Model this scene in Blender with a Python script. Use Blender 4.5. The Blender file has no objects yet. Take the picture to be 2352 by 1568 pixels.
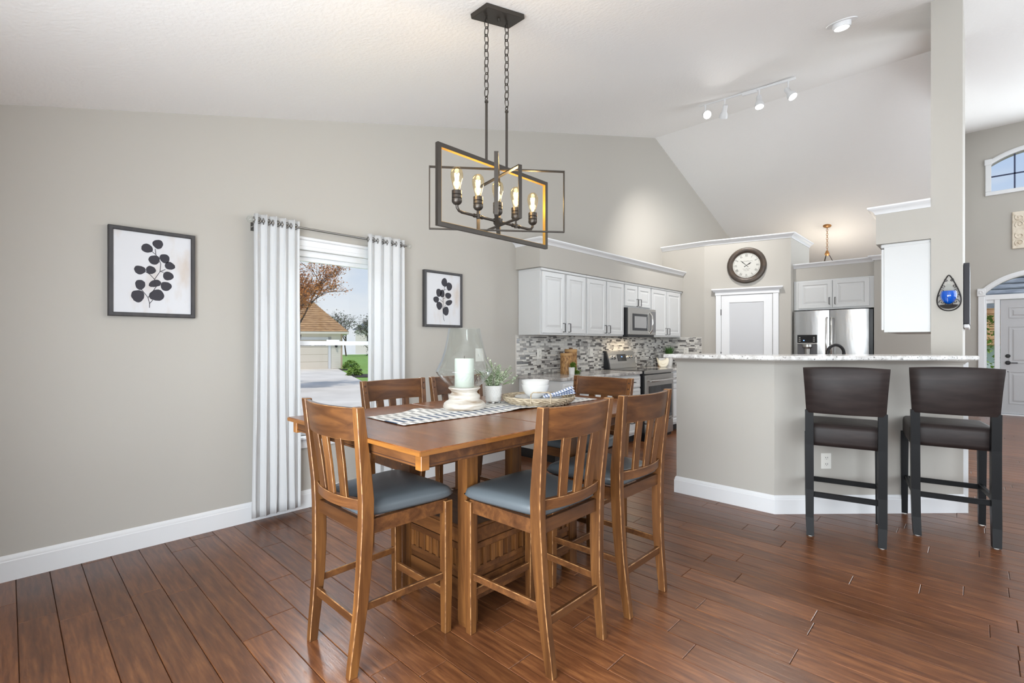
import bpy, bmesh, math, random
from mathutils import Vector, Matrix
random.seed(11)
R = math.radians
S = bpy.context.scene
COL = S.collection

# ------------------------------------------------------------------ camera
cam = bpy.data.cameras.new('camera'); cam.lens = 17.0; cam.sensor_width = 36; cam.clip_start = 0.03; cam.clip_end = 500
cam.shift_y = 4/2352
camo = bpy.data.objects.new('camera', cam); COL.objects.link(camo)
camo.location = (3.76, 0, 1.277); camo.rotation_euler = (R(90), 0, R(43.77))
S.camera = camo

# ------------------------------------------------------------------ exposure, sky, sun, window light
S.view_settings.view_transform = 'Standard'; S.view_settings.look = 'None'
S.view_settings.exposure = 0.3; S.view_settings.gamma = 1.0; S.view_settings.use_curve_mapping = False
W = bpy.data.worlds.new('sky'); S.world = W; W.use_nodes = True
wn, wl = W.node_tree.nodes, W.node_tree.links
wn.clear()
w_out = wn.new('ShaderNodeOutputWorld'); w_bg = wn.new('ShaderNodeBackground')
w_tc = wn.new('ShaderNodeTexCoord'); w_sep = wn.new('ShaderNodeSeparateXYZ')
w_ramp = wn.new('ShaderNodeValToRGB'); w_noise = wn.new('ShaderNodeTexNoise'); w_cr = wn.new('ShaderNodeValToRGB')
w_map = wn.new('ShaderNodeMapping'); w_mix = wn.new('ShaderNodeMixRGB')
w_map.inputs['Scale'].default_value = (1, 1, 3.2)
w_noise.inputs['Scale'].default_value = 3.0; w_noise.inputs['Detail'].default_value = 6
e = w_ramp.color_ramp.elements
e[0].position = 0.0; e[0].color = (0.80, 0.88, 0.97, 1)
e[1].position = 0.55; e[1].color = (0.27, 0.48, 0.90, 1)
e = w_cr.color_ramp.elements
e[0].position = 0.42; e[0].color = (0, 0, 0, 1); e[1].position = 0.66; e[1].color = (1, 1, 1, 1)
w_mix.inputs[2].default_value = (0.93, 0.95, 0.98, 1)
wl.new(w_tc.outputs['Generated'], w_sep.inputs[0]); wl.new(w_sep.outputs[2], w_ramp.inputs[0])
wl.new(w_tc.outputs['Generated'], w_map.inputs[0]); wl.new(w_map.outputs[0], w_noise.inputs['Vector'])
wl.new(w_noise.outputs[0], w_cr.inputs[0]); wl.new(w_cr.outputs[0], w_mix.inputs[0])
wl.new(w_ramp.outputs[0], w_mix.inputs[1]); wl.new(w_mix.outputs[0], w_bg.inputs[0])
w_bg.inputs[1].default_value = 0.74
wl.new(w_bg.outputs[0], w_out.inputs[0])

def light(name, kind, loc, power, color=(1, 1, 1), rot=(0, 0, 0), size=(1, 1), **kw):
    d = bpy.data.lights.new(name, kind); d.energy = power; d.color = color
    if kind == 'AREA':
        d.shape = 'RECTANGLE'; d.size, d.size_y = size
    for k, v in kw.items(): setattr(d, k, v)
    o = bpy.data.objects.new(name, d); COL.objects.link(o); o.location = loc; o.rotation_euler = rot
    return o
sun = light('sun', 'SUN', (10, -30, 60), 1.9, (1, 0.95, 0.88), angle=R(3))
sun.rotation_euler = Vector((0.25, -0.35, 0.9)).to_track_quat('Z', 'Y').to_euler()
COOL = (0.88, 0.95, 1.0)
# daylight in the glazed patio door and windows behind and to the right of the camera, then added fill lamps
light('patio_door_daylight', 'AREA', (2.9, -0.62, 1.08), 158, COOL, (R(90), 0, R(0)), (2.1, 1.95))
light('back_window_daylight', 'AREA', (5.9, -0.62, 1.45), 140, COOL, (R(90), 0, 0), (2.6, 1.6))
light('living_window_daylight', 'AREA', (9.12, 7.0, 2.3), 180, COOL, (R(90), 0, R(90)), (6.4, 3.4))  # unseen window, enlarged and shifted to light the vault and entry
light('added_front_fill', 'AREA', (6.9, 12.42, 2.5), 300, COOL, (R(90), 0, R(180)), (2.7, 3.6))  # fill lamp in an added, unseen front window, brightens the sloped ceiling
light('left_window_fill', 'AREA', (-1.3, 1.85, 2.9), 130, COOL, (0, R(-52), 0), (1.2, 1.2))  # lamp added out of view above the window to brighten floor and table

# ------------------------------------------------------------------ helpers
def lin(c): return c/12.92 if c <= 0.04045 else ((c+0.055)/1.055)**2.4
def rgb(r, g, b): return (lin(r/255), lin(g/255), lin(b/255), 1)

def mat(name, color, rough=0.5, metal=0.0, bump=None, noise=None, spec=None, coat=0.0, trans=0.0, emit=None, alpha=None):
    m = bpy.data.materials.new(name); m.use_nodes = True
    nt = m.node_tree; b = nt.nodes['Principled BSDF']
    b.inputs['Base Color'].default_value = color; b.inputs['Roughness'].default_value = rough; b.inputs['Metallic'].default_value = metal
    if spec is not None: b.inputs['Specular IOR Level'].default_value = spec
    if coat: b.inputs['Coat Weight'].default_value = coat; b.inputs['Coat Roughness'].default_value = 0.15
    if trans: b.inputs['Transmission Weight'].default_value = trans
    if emit: b.inputs['Emission Color'].default_value = emit[0]; b.inputs['Emission Strength'].default_value = emit[1]
    tc = None
    if noise:   # (scale vector, color2, low, high)
        sc, c2, lo, hi = noise
        tc = nt.nodes.new('ShaderNodeTexCoord'); mp = nt.nodes.new('ShaderNodeMapping'); mp.inputs['Scale'].default_value = sc
        n = nt.nodes.new('ShaderNodeTexNoise'); n.inputs['Scale'].default_value = 1; n.inputs['Detail'].default_value = 5
        cr = nt.nodes.new('ShaderNodeValToRGB'); cr.color_ramp.elements[0].position = lo; cr.color_ramp.elements[1].position = hi
        cr.color_ramp.elements[0].color = color; cr.color_ramp.elements[1].color = c2
        nt.links.new(tc.outputs['Object'], mp.inputs[0]); nt.links.new(mp.outputs[0], n.inputs['Vector'])
        nt.links.new(n.outputs[0], cr.inputs[0]); nt.links.new(cr.outputs[0], b.inputs['Base Color'])
    if bump:    # (scale, strength, distance)
        tc = tc or nt.nodes.new('ShaderNodeTexCoord')
        n = nt.nodes.new('ShaderNodeTexNoise'); n.inputs['Detail'].default_value = 4
        if isinstance(bump[0], tuple):
            mp = nt.nodes.new('ShaderNodeMapping'); mp.inputs['Scale'].default_value = bump[0]; n.inputs['Scale'].default_value = 1
            nt.links.new(tc.outputs['Object'], mp.inputs[0]); nt.links.new(mp.outputs[0], n.inputs['Vector'])
        else:
            n.inputs['Scale'].default_value = bump[0]; nt.links.new(tc.outputs['Object'], n.inputs['Vector'])
        bp = nt.nodes.new('ShaderNodeBump'); bp.inputs['Strength'].default_value = bump[1]; bp.inputs['Distance'].default_value = bump[2]
        nt.links.new(n.outputs[0], bp.inputs['Height']); nt.links.new(bp.outputs[0], b.inputs['Normal'])
    return m

def clear_mat(name, tint=(1, 1, 1, 1), gloss=0.9, base=0.04):
    """thin clear glass: transparent body with a fresnel reflection"""
    m = bpy.data.materials.new(name); m.use_nodes = True; nt = m.node_tree; nt.nodes.clear()
    o = nt.nodes.new('ShaderNodeOutputMaterial'); t = nt.nodes.new('ShaderNodeBsdfTransparent'); g = nt.nodes.new('ShaderNodeBsdfGlossy')
    t.inputs[0].default_value = tint; g.inputs['Roughness'].default_value = 0.02
    lw = nt.nodes.new('ShaderNodeLayerWeight'); lw.inputs[0].default_value = 0.5
    pw = nt.nodes.new('ShaderNodeMath'); pw.operation = 'POWER'; pw.inputs[1].default_value = 3.5
    mm = nt.nodes.new('ShaderNodeMath'); mm.operation = 'MULTIPLY_ADD'; mm.inputs[1].default_value = gloss; mm.inputs[2].default_value = base
    nt.links.new(lw.outputs['Facing'], pw.inputs[0])
    x = nt.nodes.new('ShaderNodeMixShader')
    nt.links.new(pw.outputs[0], mm.inputs[0]); nt.links.new(mm.outputs[0], x.inputs[0])
    nt.links.new(t.outputs[0], x.inputs[1]); nt.links.new(g.outputs[0], x.inputs[2]); nt.links.new(x.outputs[0], o.inputs[0])
    return m

def wood(name, c_dark, c_mid, c_light, scale, rough=0.35, per_object=True, bump=0.15, ring=1.0, pits=0.0, spec=0.5):
    """streaky grain; scale is stretched along the grain axis"""
    m = bpy.data.materials.new(name); m.use_nodes = True; nt = m.node_tree; b = nt.nodes['Principled BSDF']
    L = nt.links.new
    geo = nt.nodes.new('ShaderNodeNewGeometry') if per_object == 'world' else None
    tc = nt.nodes.new('ShaderNodeTexCoord'); oi = nt.nodes.new('ShaderNodeObjectInfo')
    add = nt.nodes.new('ShaderNodeVectorMath'); add.operation = 'ADD'
    mul = nt.nodes.new('ShaderNodeVectorMath'); mul.operation = 'SCALE'; mul.inputs[0].default_value = (17.3, 9.1, 13.7)
    L(oi.outputs['Random'], mul.inputs['Scale'])
    L((geo.outputs['Position'] if geo else tc.outputs['Object']), add.inputs[0]); L(mul.outputs[0], add.inputs[1])
    mp = nt.nodes.new('ShaderNodeMapping'); mp.inputs['Scale'].default_value = scale; L(add.outputs[0], mp.inputs[0])
    n1 = nt.nodes.new('ShaderNodeTexNoise'); n1.inputs['Scale'].default_value = 1; n1.inputs['Detail'].default_value = 6; n1.inputs['Roughness'].default_value = 0.62
    n1.inputs['Distortion'].default_value = 0.6*ring
    L(mp.outputs[0], n1.inputs['Vector'])
    cr = nt.nodes.new('ShaderNodeValToRGB'); el = cr.color_ramp.elements
    el[0].position = 0.28; el[0].color = c_dark; el[1].position = 0.74; el[1].color = c_light
    x = el.new(0.5); x.color = c_mid
    L(n1.outputs[0], cr.inputs[0])
    hs = nt.nodes.new('ShaderNodeHueSaturation'); mr = nt.nodes.new('ShaderNodeMapRange')
    mr.inputs[3].default_value = 0.78; mr.inputs[4].default_value = 1.2
    L(oi.outputs['Random'], mr.inputs[0]); L(mr.outputs[0], hs.inputs['Value']); L(cr.outputs[0], hs.inputs['Color'])
    L(hs.outputs[0], b.inputs['Base Color'])
    b.inputs['Roughness'].default_value = rough; b.inputs['Specular IOR Level'].default_value = spec
    bp = nt.nodes.new('ShaderNodeBump'); bp.inputs['Strength'].default_value = bump; bp.inputs['Distance'].default_value = 0.004
    L(n1.outputs[0], bp.inputs['Height']); L(bp.outputs[0], b.inputs['Normal'])
    if pits:
        mp2 = nt.nodes.new('ShaderNodeMapping'); mp2.inputs['Scale'].default_value = (14, 70, 1); L(add.outputs[0], mp2.inputs[0])
        n2 = nt.nodes.new('ShaderNodeTexNoise'); n2.inputs['Scale'].default_value = 1; n2.inputs['Detail'].default_value = 2; L(mp2.outputs[0], n2.inputs['Vector'])
        c2 = nt.nodes.new('ShaderNodeValToRGB'); c2.color_ramp.elements[0].position = 0.66; c2.color_ramp.elements[1].position = 0.74
        L(n2.outputs[0], c2.inputs[0])
        mx = nt.nodes.new('ShaderNodeMath'); mx.operation = 'MULTIPLY_ADD'; mx.inputs[1].default_value = -pits
        L(c2.outputs[0], mx.inputs[0]); L(n1.outputs[0], mx.inputs[2]); L(mx.outputs[0], bp.inputs['Height'])
    return m

class MB:
    def __init__(s): s.v = []; s.f = []
    def add(s, vs, fs):
        o = len(s.v); s.v += [tuple(p) for p in vs]; s.f += [tuple(i+o for i in f) for f in fs]; return s
    def box(s, x0, x1, y0, y1, z0, z1, b=0.0):
        x0, x1 = min(x0, x1), max(x0, x1); y0, y1 = min(y0, y1), max(y0, y1); z0, z1 = min(z0, z1), max(z0, z1)
        if b <= 0:
            vs = [(x, y, z) for z in (z0, z1) for y in (y0, y1) for x in (x0, x1)]
            return s.add(vs, [(0, 2, 3, 1), (4, 5, 7, 6), (0, 1, 5, 4), (2, 6, 7, 3), (0, 4, 6, 2), (1, 3, 7, 5)])
        lo = (x0, y0, z0); hi = (x1, y1, z1); b = min(b, *(0.45*(hi[i]-lo[i]) for i in range(3)))
        vs = []; ix = {}
        for sx in (0, 1):
            for sy in (0, 1):
                for sz in (0, 1):
                    sg = (sx, sy, sz)
                    for a in range(3):
                        p = [(hi[i] if sg[i] else lo[i]) + (0 if i == a else (-b if sg[i] else b)) for i in range(3)]
                        ix[(sg, a)] = len(vs); vs.append(p)
        fs = []
        for a in range(3):
            u, w = (a+1) % 3, (a+2) % 3
            for sa in (0, 1):
                q = []
                for su, sw in ((0, 0), (1, 0), (1, 1), (0, 1)):
                    g = [0, 0, 0]; g[a] = sa; g[u] = su; g[w] = sw; q.append(ix[(tuple(g), a)])
                fs.append(q if sa else q[::-1])
            for su in (0, 1):
                for sw in (0, 1):
                    g0 = [0, 0, 0]; g0[u] = su; g0[w] = sw; g1 = list(g0); g1[a] = 1
                    q = [ix[(tuple(g0), u)], ix[(tuple(g0), w)], ix[(tuple(g1), w)], ix[(tuple(g1), u)]]
                    fs.append(q if (su == sw) else q[::-1])
        for sx in (0, 1):
            for sy in (0, 1):
                for sz in (0, 1):
                    g = (sx, sy, sz); q = [ix[(g, 0)], ix[(g, 1)], ix[(g, 2)]]
                    fs.append(q if (sx+sy+sz) % 2 else q[::-1])
        return s.add(vs, fs)
    def frame(s, ax, a0, a1, u0, u1, v0, v1, w):
        """rectangular frame, ax = normal axis ('x' or 'y'), u/v the other two, bar width w"""
        prof = ((0, a0), (0, a1), (w, a1), (w, a0))
        f = (lambda a, u, v: (a, u, v)) if ax == 'x' else (lambda a, u, v: (u, a, v))
        return s.loft([[f(a, u0+i, v0+i), f(a, u1-i, v0+i), f(a, u1-i, v1-i), f(a, u0+i, v1-i)] for i, a in prof], False, True)
    def loft(s, rings, caps=True, close=False):
        n = len(rings[0]); o = len(s.v)
        for r in rings: s.v += [tuple(p) for p in r]
        m = len(rings); rng = m if close else m-1
        for i in range(rng):
            for j in range(n):
                k = (j+1) % n; i2 = (i+1) % m
                s.f.append((o+i*n+j, o+i*n+k, o+i2*n+k, o+i2*n+j))
        if caps and not close:
            s.f.append(tuple(o+j for j in range(n))[::-1]); s.f.append(tuple(o+(m-1)*n+j for j in range(n)))
        return s
    def tube(s, path, r, n=8, close=False, caps=True):
        P = [Vector(p) for p in path]; m = len(P); rr = r if isinstance(r, (list, tuple)) else [r]*m
        rings = []; up = None
        for i in range(m):
            if close: t = (P[(i+1) % m]-P[i-1]).normalized()
            else: t = (P[min(i+1, m-1)]-P[max(i-1, 0)]).normalized()
            if up is None: up = Vector((0, 0, 1)) if abs(t.z) < 0.9 else Vector((1, 0, 0))
            a = t.cross(up); a = a.normalized() if a.length > 1e-6 else Vector((1, 0, 0)); bb = t.cross(a).normalized(); up = -bb if bb.dot(up) < 0 else bb
            a = t.cross(up).normalized()
            rings.append([P[i]+(a*math.cos(2*math.pi*k/n)+up*math.sin(2*math.pi*k/n))*rr[i] for k in range(n)])
        return s.loft(rings, caps, close)
    def lathe(s, prof, n=24, c=(0, 0, 0), caps=True):
        return s.loft([[(c[0]+r*math.cos(2*math.pi*k/n), c[1]+r*math.sin(2*math.pi*k/n), c[2]+z) for k in range(n)] for r, z in prof], caps)
    def posts(s, secs):
        """secs: (cx,cy,z,wx,wy) axis-aligned rectangles stacked"""
        return s.loft([[(x-wx/2, y-wy/2, z), (x+wx/2, y-wy/2, z), (x+wx/2, y+wy/2, z), (x-wx/2, y+wy/2, z)] for x, y, z, wx, wy in secs])
    def prism(s, poly, z0, z1, axis='z'):
        f = {'z': lambda p, h: (p[0], p[1], h), 'x': lambda p, h: (h, p[0], p[1]), 'y': lambda p, h: (p[0], h, p[1])}[axis]
        n = len(poly); return s.add([f(p, z0) for p in poly]+[f(p, z1) for p in poly],
            [tuple(range(n))[::-1], tuple(range(n, 2*n))]+[(i, (i+1) % n, n+(i+1) % n, n+i) for i in range(n)])
    def sweep(s, path, prof, side=1, close=False):
        """path: 2D points; prof: (out, z) closed polygon; out is to the right of the path for side=1"""
        P = [Vector((p[0], p[1])) for p in path]; m = len(P); rings = []
        def nrm(a, b):
            d = (b-a).normalized(); return Vector((d.y, -d.x))*side
        for i in range(m):
            ns = []
            if i > 0 or close: ns.append(nrm(P[i-1], P[i]))
            if i < m-1 or close: ns.append(nrm(P[i], P[(i+1) % m]))
            q = sum(ns, Vector((0, 0))).normalized(); k = 1/max(0.3, q.dot(ns[0]))
            rings.append([(P[i].x+q.x*k*o, P[i].y+q.y*k*o, z) for o, z in prof])
        return s.loft(rings, True, close)
    def xf(s, M, start=0):
        s.v[start:] = [tuple(M @ Vector(p)) for p in s.v[start:]]; return s
    def build(s, name, material, parent=None, smooth=None, loc=None, rotz=0.0):
        me = bpy.data.meshes.new(name); me.from_pydata(s.v, [], s.f)
        bm = bmesh.new(); bm.from_mesh(me); bmesh.ops.recalc_face_normals(bm, faces=bm.faces); bm.to_mesh(me); bm.free()
        for mm in (material if isinstance(material, (list, tuple)) else [material]): me.materials.append(mm)
        if smooth:
            for p in me.polygons: p.use_smooth = True
            me.set_sharp_from_angle(angle=R(smooth))
        o = bpy.data.objects.new(name, me); COL.objects.link(o)
        if parent: o.parent = parent
        if loc: o.location = loc
        o.rotation_euler = (0, 0, rotz)
        return o

def worn(o, w=.0028):
    o.data.materials.append(M_worn); b = o.modifiers.new('worn_edges', 'BEVEL'); b.width = w; b.segments = 1; b.limit_method = 'ANGLE'; b.angle_limit = R(40); b.material = 1
    return o
def tag(o, label, cat, group=None):
    o['label'] = label; o['category'] = cat
    if group: o['group'] = group
    return o
def thing(name, label, cat, loc=(0, 0, 0), rotz=0.0, group=None):
    o = bpy.data.objects.new(name, None); COL.objects.link(o); o.empty_display_size = 0.1
    o.location = loc; o.rotation_euler = (0, 0, rotz)
    return tag(o, label, cat, group)
def struct(o, label=None):
    o['kind'] = 'structure'
    if label: o['label'] = label
    return o
def dup(root, loc, rotz, label, group=None):
    r = root.copy(); COL.objects.link(r); r.location = loc; r.rotation_euler = (0, 0, rotz); r['label'] = label
    if group: r['group'] = group
    for ch in list(root.children):
        c = ch.copy(); COL.objects.link(c); c.parent = r
        for g in list(ch.children):
            d = g.copy(); COL.objects.link(d); d.parent = c
    return r
Z180 = math.pi
# ------------------------------------------------------------------ materials
M_wall = mat('greige_wall_paint', rgb(178, 174, 167), 0.7, bump=(180, 0.04, 0.002))
M_ceil = mat('white_textured_ceiling', rgb(240, 240, 240), 0.8, bump=(42, 0.55, 0.006))
M_trim = mat('white_trim_paint', rgb(222, 223, 225), 0.35)
M_cab = mat('white_cabinet_paint', rgb(204, 205, 205), 0.35)
M_floor = wood('hand_scraped_floor', rgb(74, 42, 25), rgb(101, 61, 36), rgb(130, 84, 50), (5.0, 52, 1), 0.28, 'world', 0.16, 0.5, 0.5)
M_sub = mat('lightened_gap_subfloor', rgb(86, 52, 40), 0.5)  # gap colour lightened to stand in for light caught on plank bevels
M_woodv = wood('chair_wood_upright', rgb(66, 38, 18), rgb(90, 56, 28), rgb(122, 80, 40), (22, 22, 2.0), 0.38, spec=.3)
M_woodh = wood('chair_wood_cross', rgb(62, 36, 18), rgb(84, 52, 28), rgb(112, 72, 38), (2.2, 22, 22), 0.38, spec=.3)
M_table = wood('oak_table_wood', rgb(86, 47, 20), rgb(118, 69, 31), rgb(148, 92, 46), (2.5, 26, 2.5), 0.22)
M_tabledge = wood('oak_table_edge', rgb(92, 56, 24), rgb(124, 78, 32), rgb(148, 98, 42), (3, 3, 24), 0.3)
M_worn = mat('worn_pale_wood_edge', rgb(150, 108, 66), .45, noise=((30, 30, 30), rgb(100, 64, 34), .42, .6))
M_groove = mat('dark_wood_recess', rgb(58, 32, 16), 0.5)
M_grayleather = mat('slate_gray_leather', rgb(80, 86, 90), 0.31, bump=(90, 0.12, 0.003))
M_brownleather = mat('dark_brown_leather', rgb(38, 31, 30), 0.42, spec=.2, bump=((8, 8, 60), 0.15, 0.003), noise=((5, 5, 30), rgb(50, 42, 40), 0.4, 0.75))
M_blackwood = mat('black_painted_wood', rgb(13, 13, 15), 0.42, spec=.16)
M_bronze = mat('dark_bronze_metal', rgb(72, 67, 62), 0.38, 0.75)
M_bronzegold = mat('gold_inner_face', rgb(196, 150, 70), 0.4, 0.6)
M_black = mat('matte_black_metal', rgb(32, 31, 32), 0.4, 0.4)
M_blackplastic = mat('black_plastic', rgb(22, 24, 28), 0.3)
M_darkglass = mat('dark_oven_glass', rgb(38, 39, 41), 0.08)
M_steel = mat('brushed_stainless_steel', rgb(190, 190, 190), 0.27, 1.0, bump=((2.2, 2.2, 0.5), 0.35, 0.03))
M_steelflat = mat('satin_stainless_steel', rgb(178, 176, 172), 0.33, 1.0)
M_chrome = mat('polished_chrome', rgb(205, 203, 200), 0.15, 1.0)
M_nickel = mat('brushed_nickel', rgb(150, 148, 145), 0.3, 1.0)
M_white = mat('white_ceramic', rgb(210, 209, 206), 0.22)
M_whiteplastic = mat('white_plastic', rgb(228, 226, 220), 0.4)
M_candle = mat('white_wax', rgb(194, 199, 190), 0.55)
M_wick = mat('wick', rgb(70, 62, 52), 0.9)
M_frame = mat('charcoal_wood_frame', rgb(54, 53, 56), 0.5, noise=((30, 30, 6), rgb(68, 66, 66), 0.4, 0.7))
M_paper = mat('white_art_paper', rgb(208, 209, 213), 0.75, noise=((9, 9, 3.5), rgb(196, 186, 178), 0.52, 0.75))
M_ink = mat('charcoal_ink', rgb(54, 53, 60), 0.8)
M_glass = clear_mat('clear_glass', (0.97, 0.985, 0.98, 1), 0.85, 0.03)
M_pane = clear_mat('window_pane', (0.97, 0.98, 0.98, 1), 0.25, 0.004)
M_frost = mat('frosted_door_glass', rgb(196, 197, 200), 0.45)
M_green = mat('leaf_green', rgb(96, 122, 72), 0.6)
M_sage = mat('sage_leaf', rgb(150, 166, 132), 0.65, noise=((40, 40, 40), rgb(196, 204, 182), 0.4, 0.65))
M_grass = mat('faux_grass_blade', rgb(62, 104, 44), 0.55)
M_moss = mat('trailing_leaf_green', rgb(92, 122, 40), 0.6)
M_wicker = mat('pale_wicker', rgb(190, 176, 152), 0.7, noise=((30, 30, 60), rgb(146, 130, 106), 0.4, 0.7))
M_wickerb = mat('tan_wicker', rgb(176, 134, 84), 0.6, noise=((60, 60, 25), rgb(122, 84, 46), 0.42, 0.62))
M_wickert = mat('tan_wood_lid', rgb(178, 138, 88), 0.5)
M_whitewash = mat('whitewashed_wood', rgb(200, 194, 184), 0.6, noise=((7, 7, 60), rgb(146, 128, 108), 0.47, 0.66))
M_bulb = clear_mat('amber_bulb_glass', (1.0, 0.92, 0.74, 1), 0.6, 0.03)
M_filament = mat('glowing_filament', (1, 0.75, 0.4, 1), 0.5, emit=((1, 0.78, 0.45, 1), 26))
M_lampface = mat('lit_lamp_face', (1, 1, 1, 1), 0.5, emit=((1, 0.96, 0.9, 1), 5))
M_lamp_off = mat('unlit_lamp_face', rgb(228, 226, 222), 0.3)
M_clockrim = mat('bronze_clock_rim', rgb(64, 56, 50), 0.4, 0.3, noise=((12, 12, 12), rgb(80, 66, 54), 0.4, 0.7))
M_clockface = mat('cream_clock_face', rgb(192, 191, 185), 0.5)
M_clockink = mat('gray_clock_print', rgb(84, 82, 78), 0.7)
M_blue = mat('blue_liquid', rgb(8, 92, 205), 0.08, trans=0.15)
M_iron = mat('wrought_iron', rgb(56, 53, 52), 0.5, 0.3)
M_stone = mat('cream_carved_plaster', rgb(222, 212, 196), 0.7, noise=((14, 14, 14), rgb(200, 186, 166), 0.45, 0.7))
M_copper = mat('copper_canopy', rgb(176, 128, 78), 0.4, 0.4)
M_grout = mat('pale_grout', rgb(206, 202, 196), 0.8)
M_tile = [mat('charcoal_glass_tile', rgb(92, 89, 88), 0.15), mat('gray_stone_tile', rgb(158, 155, 152), 0.35),
          mat('pale_gray_tile', rgb(200, 198, 194), 0.3), mat('offwhite_marble_tile', rgb(218, 215, 209), 0.3)]
M_kick = mat('black_toe_kick', rgb(30, 28, 28), 0.6)
M_blueled = mat('blue_display', rgb(30, 60, 160), 0.3, emit=((0.2, 0.4, 1, 1), 2))
M_door = mat('gray_front_door_paint', rgb(178, 178, 180), 0.4)
M_muntin = mat('dark_leaded_muntin', rgb(52, 62, 92), 0.4)
M_jardark = mat('brown_jar', rgb(96, 66, 44), 0.3)

def granite(name, base, vein, speck, sc=9):
    m = bpy.data.materials.new(name); m.use_nodes = True; nt = m.node_tree; b = nt.nodes['Principled BSDF']; L = nt.links.new
    tc = nt.nodes.new('ShaderNodeTexCoord')
    n = nt.nodes.new('ShaderNodeTexNoise'); n.inputs['Scale'].default_value = sc; n.inputs['Detail'].default_value = 8; n.inputs['Distortion'].default_value = 1.2
    n2 = nt.nodes.new('ShaderNodeTexNoise'); n2.inputs['Scale'].default_value = 75; n2.inputs['Detail'].default_value = 3
    L(tc.outputs['Object'], n.inputs['Vector']); L(tc.outputs['Object'], n2.inputs['Vector'])
    c = nt.nodes.new('ShaderNodeValToRGB'); c.color_ramp.elements[0].position = 0.36; c.color_ramp.elements[0].color = vein
    c.color_ramp.elements[1].position = 0.6; c.color_ramp.elements[1].color = base
    c2 = nt.nodes.new('ShaderNodeValToRGB'); c2.color_ramp.elements[0].position = 0.3; c2.color_ramp.elements[0].color = (1, 1, 1, 1)
    c2.color_ramp.elements[1].position = 0.4; c2.color_ramp.elements[1].color = (0, 0, 0, 1)
    mx = nt.nodes.new('ShaderNodeMixRGB'); mx.inputs[2].default_value = speck
    L(n.outputs[0], c.inputs[0]); L(n2.outputs[0], c2.inputs[0]); L(c2.outputs[0], mx.inputs[0]); L(c.outputs[0], mx.inputs[1]); L(mx.outputs[0], b.inputs['Base Color'])
    b.inputs['Roughness'].default_value = 0.14
    return m
M_granite = granite('gray_veined_granite', rgb(196, 193, 190), rgb(150, 147, 144), rgb(108, 104, 102))
M_bargranite = granite('pale_speckled_granite', rgb(222, 221, 219), rgb(186, 183, 180), rgb(104, 100, 98), 12)

def cloth_mat(name, color, transl=0.35):
    m = bpy.data.materials.new(name); m.use_nodes = True; nt = m.node_tree; nt.nodes.clear()
    o = nt.nodes.new('ShaderNodeOutputMaterial'); d = nt.nodes.new('ShaderNodeBsdfDiffuse'); t = nt.nodes.new('ShaderNodeBsdfTranslucent'); x = nt.nodes.new('ShaderNodeMixShader')
    d.inputs[0].default_value = color; t.inputs[0].default_value = color; x.inputs[0].default_value = transl
    nt.links.new(d.outputs[0], x.inputs[1]); nt.links.new(t.outputs[0], x.inputs[2]); nt.links.new(x.outputs[0], o.inputs[0])
    return m
M_curtain = cloth_mat('white_curtain_linen', rgb(226, 227, 228), 0.25)

def stripe_mat(name, axis_scale, cols, rough=0.85, phase=0.0):
    """woven stripes across the cloth, offset block pattern along it"""
    m = bpy.data.materials.new(name); m.use_nodes = True; nt = m.node_tree; b = nt.nodes['Principled BSDF']; L = nt.links.new
    tc = nt.nodes.new('ShaderNodeTexCoord'); sp = nt.nodes.new('ShaderNodeSeparateXYZ'); L(tc.outputs['Object'], sp.inputs[0])
    def math_(op, a, v):
        n = nt.nodes.new('ShaderNodeMath'); n.operation = op
        if isinstance(a, (int, float)): n.inputs[0].default_value = a
        else: L(a, n.inputs[0])
        if isinstance(v, (int, float)): n.inputs[1].default_value = v
        else: L(v, n.inputs[1])
        return n.outputs[0]
    band = math_('FLOOR', math_('DIVIDE', sp.outputs[0], axis_scale[0]), 0)
    off = math_('MULTIPLY', math_('MODULO', math_('ADD', band, 40.0), 2.0), 0.5)
    ph = math_('FRACT', math_('ADD', math_('DIVIDE', sp.outputs[1], axis_scale[1]), off), 0)
    st = math_('GREATER_THAN', ph, 0.55)
    tone = math_('GREATER_THAN', math_('MODULO', math_('ADD', band, 41.0), 3.0), 1.5)
    m1 = nt.nodes.new('ShaderNodeMixRGB'); m1.inputs[1].default_value = cols[1]; m1.inputs[2].default_value = cols[2]; L(tone, m1.inputs[0])
    m2 = nt.nodes.new('ShaderNodeMixRGB'); m2.inputs[1].default_value = cols[0]; L(st, m2.inputs[0]); L(m1.outputs[0], m2.inputs[2])
    L(m2.outputs[0], b.inputs['Base Color']); b.inputs['Roughness'].default_value = rough
    return m
M_runner = stripe_mat('striped_runner_cloth', (0.11, 0.046), [rgb(226, 224, 220), rgb(164, 163, 160), rgb(72, 88, 112)])
M_napkin = stripe_mat('blue_striped_napkin', (0.3, 0.016), [rgb(222, 226, 234), rgb(120, 138, 176), rgb(120, 138, 176)])

# ------------------------------------------------------------------ room shell
YB, YF, XR = -0.5, 12.3, 9.0
SL, RIDGE_Y = 0.2818, 7.294
def ceil_main(y): return 2.559 + SL*y
RIDGE_Z = ceil_main(RIDGE_Y)
def ceil_back(y): return RIDGE_Z - 0.335*(y-RIDGE_Y)
def ceil_bay(y): return ceil_main(5.1) + (5.16-ceil_main(5.1))*(y-5.1)/(YF-5.1)
XS = 3.52   # line where the kitchen vault stops and the entry ceiling begins

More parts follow.
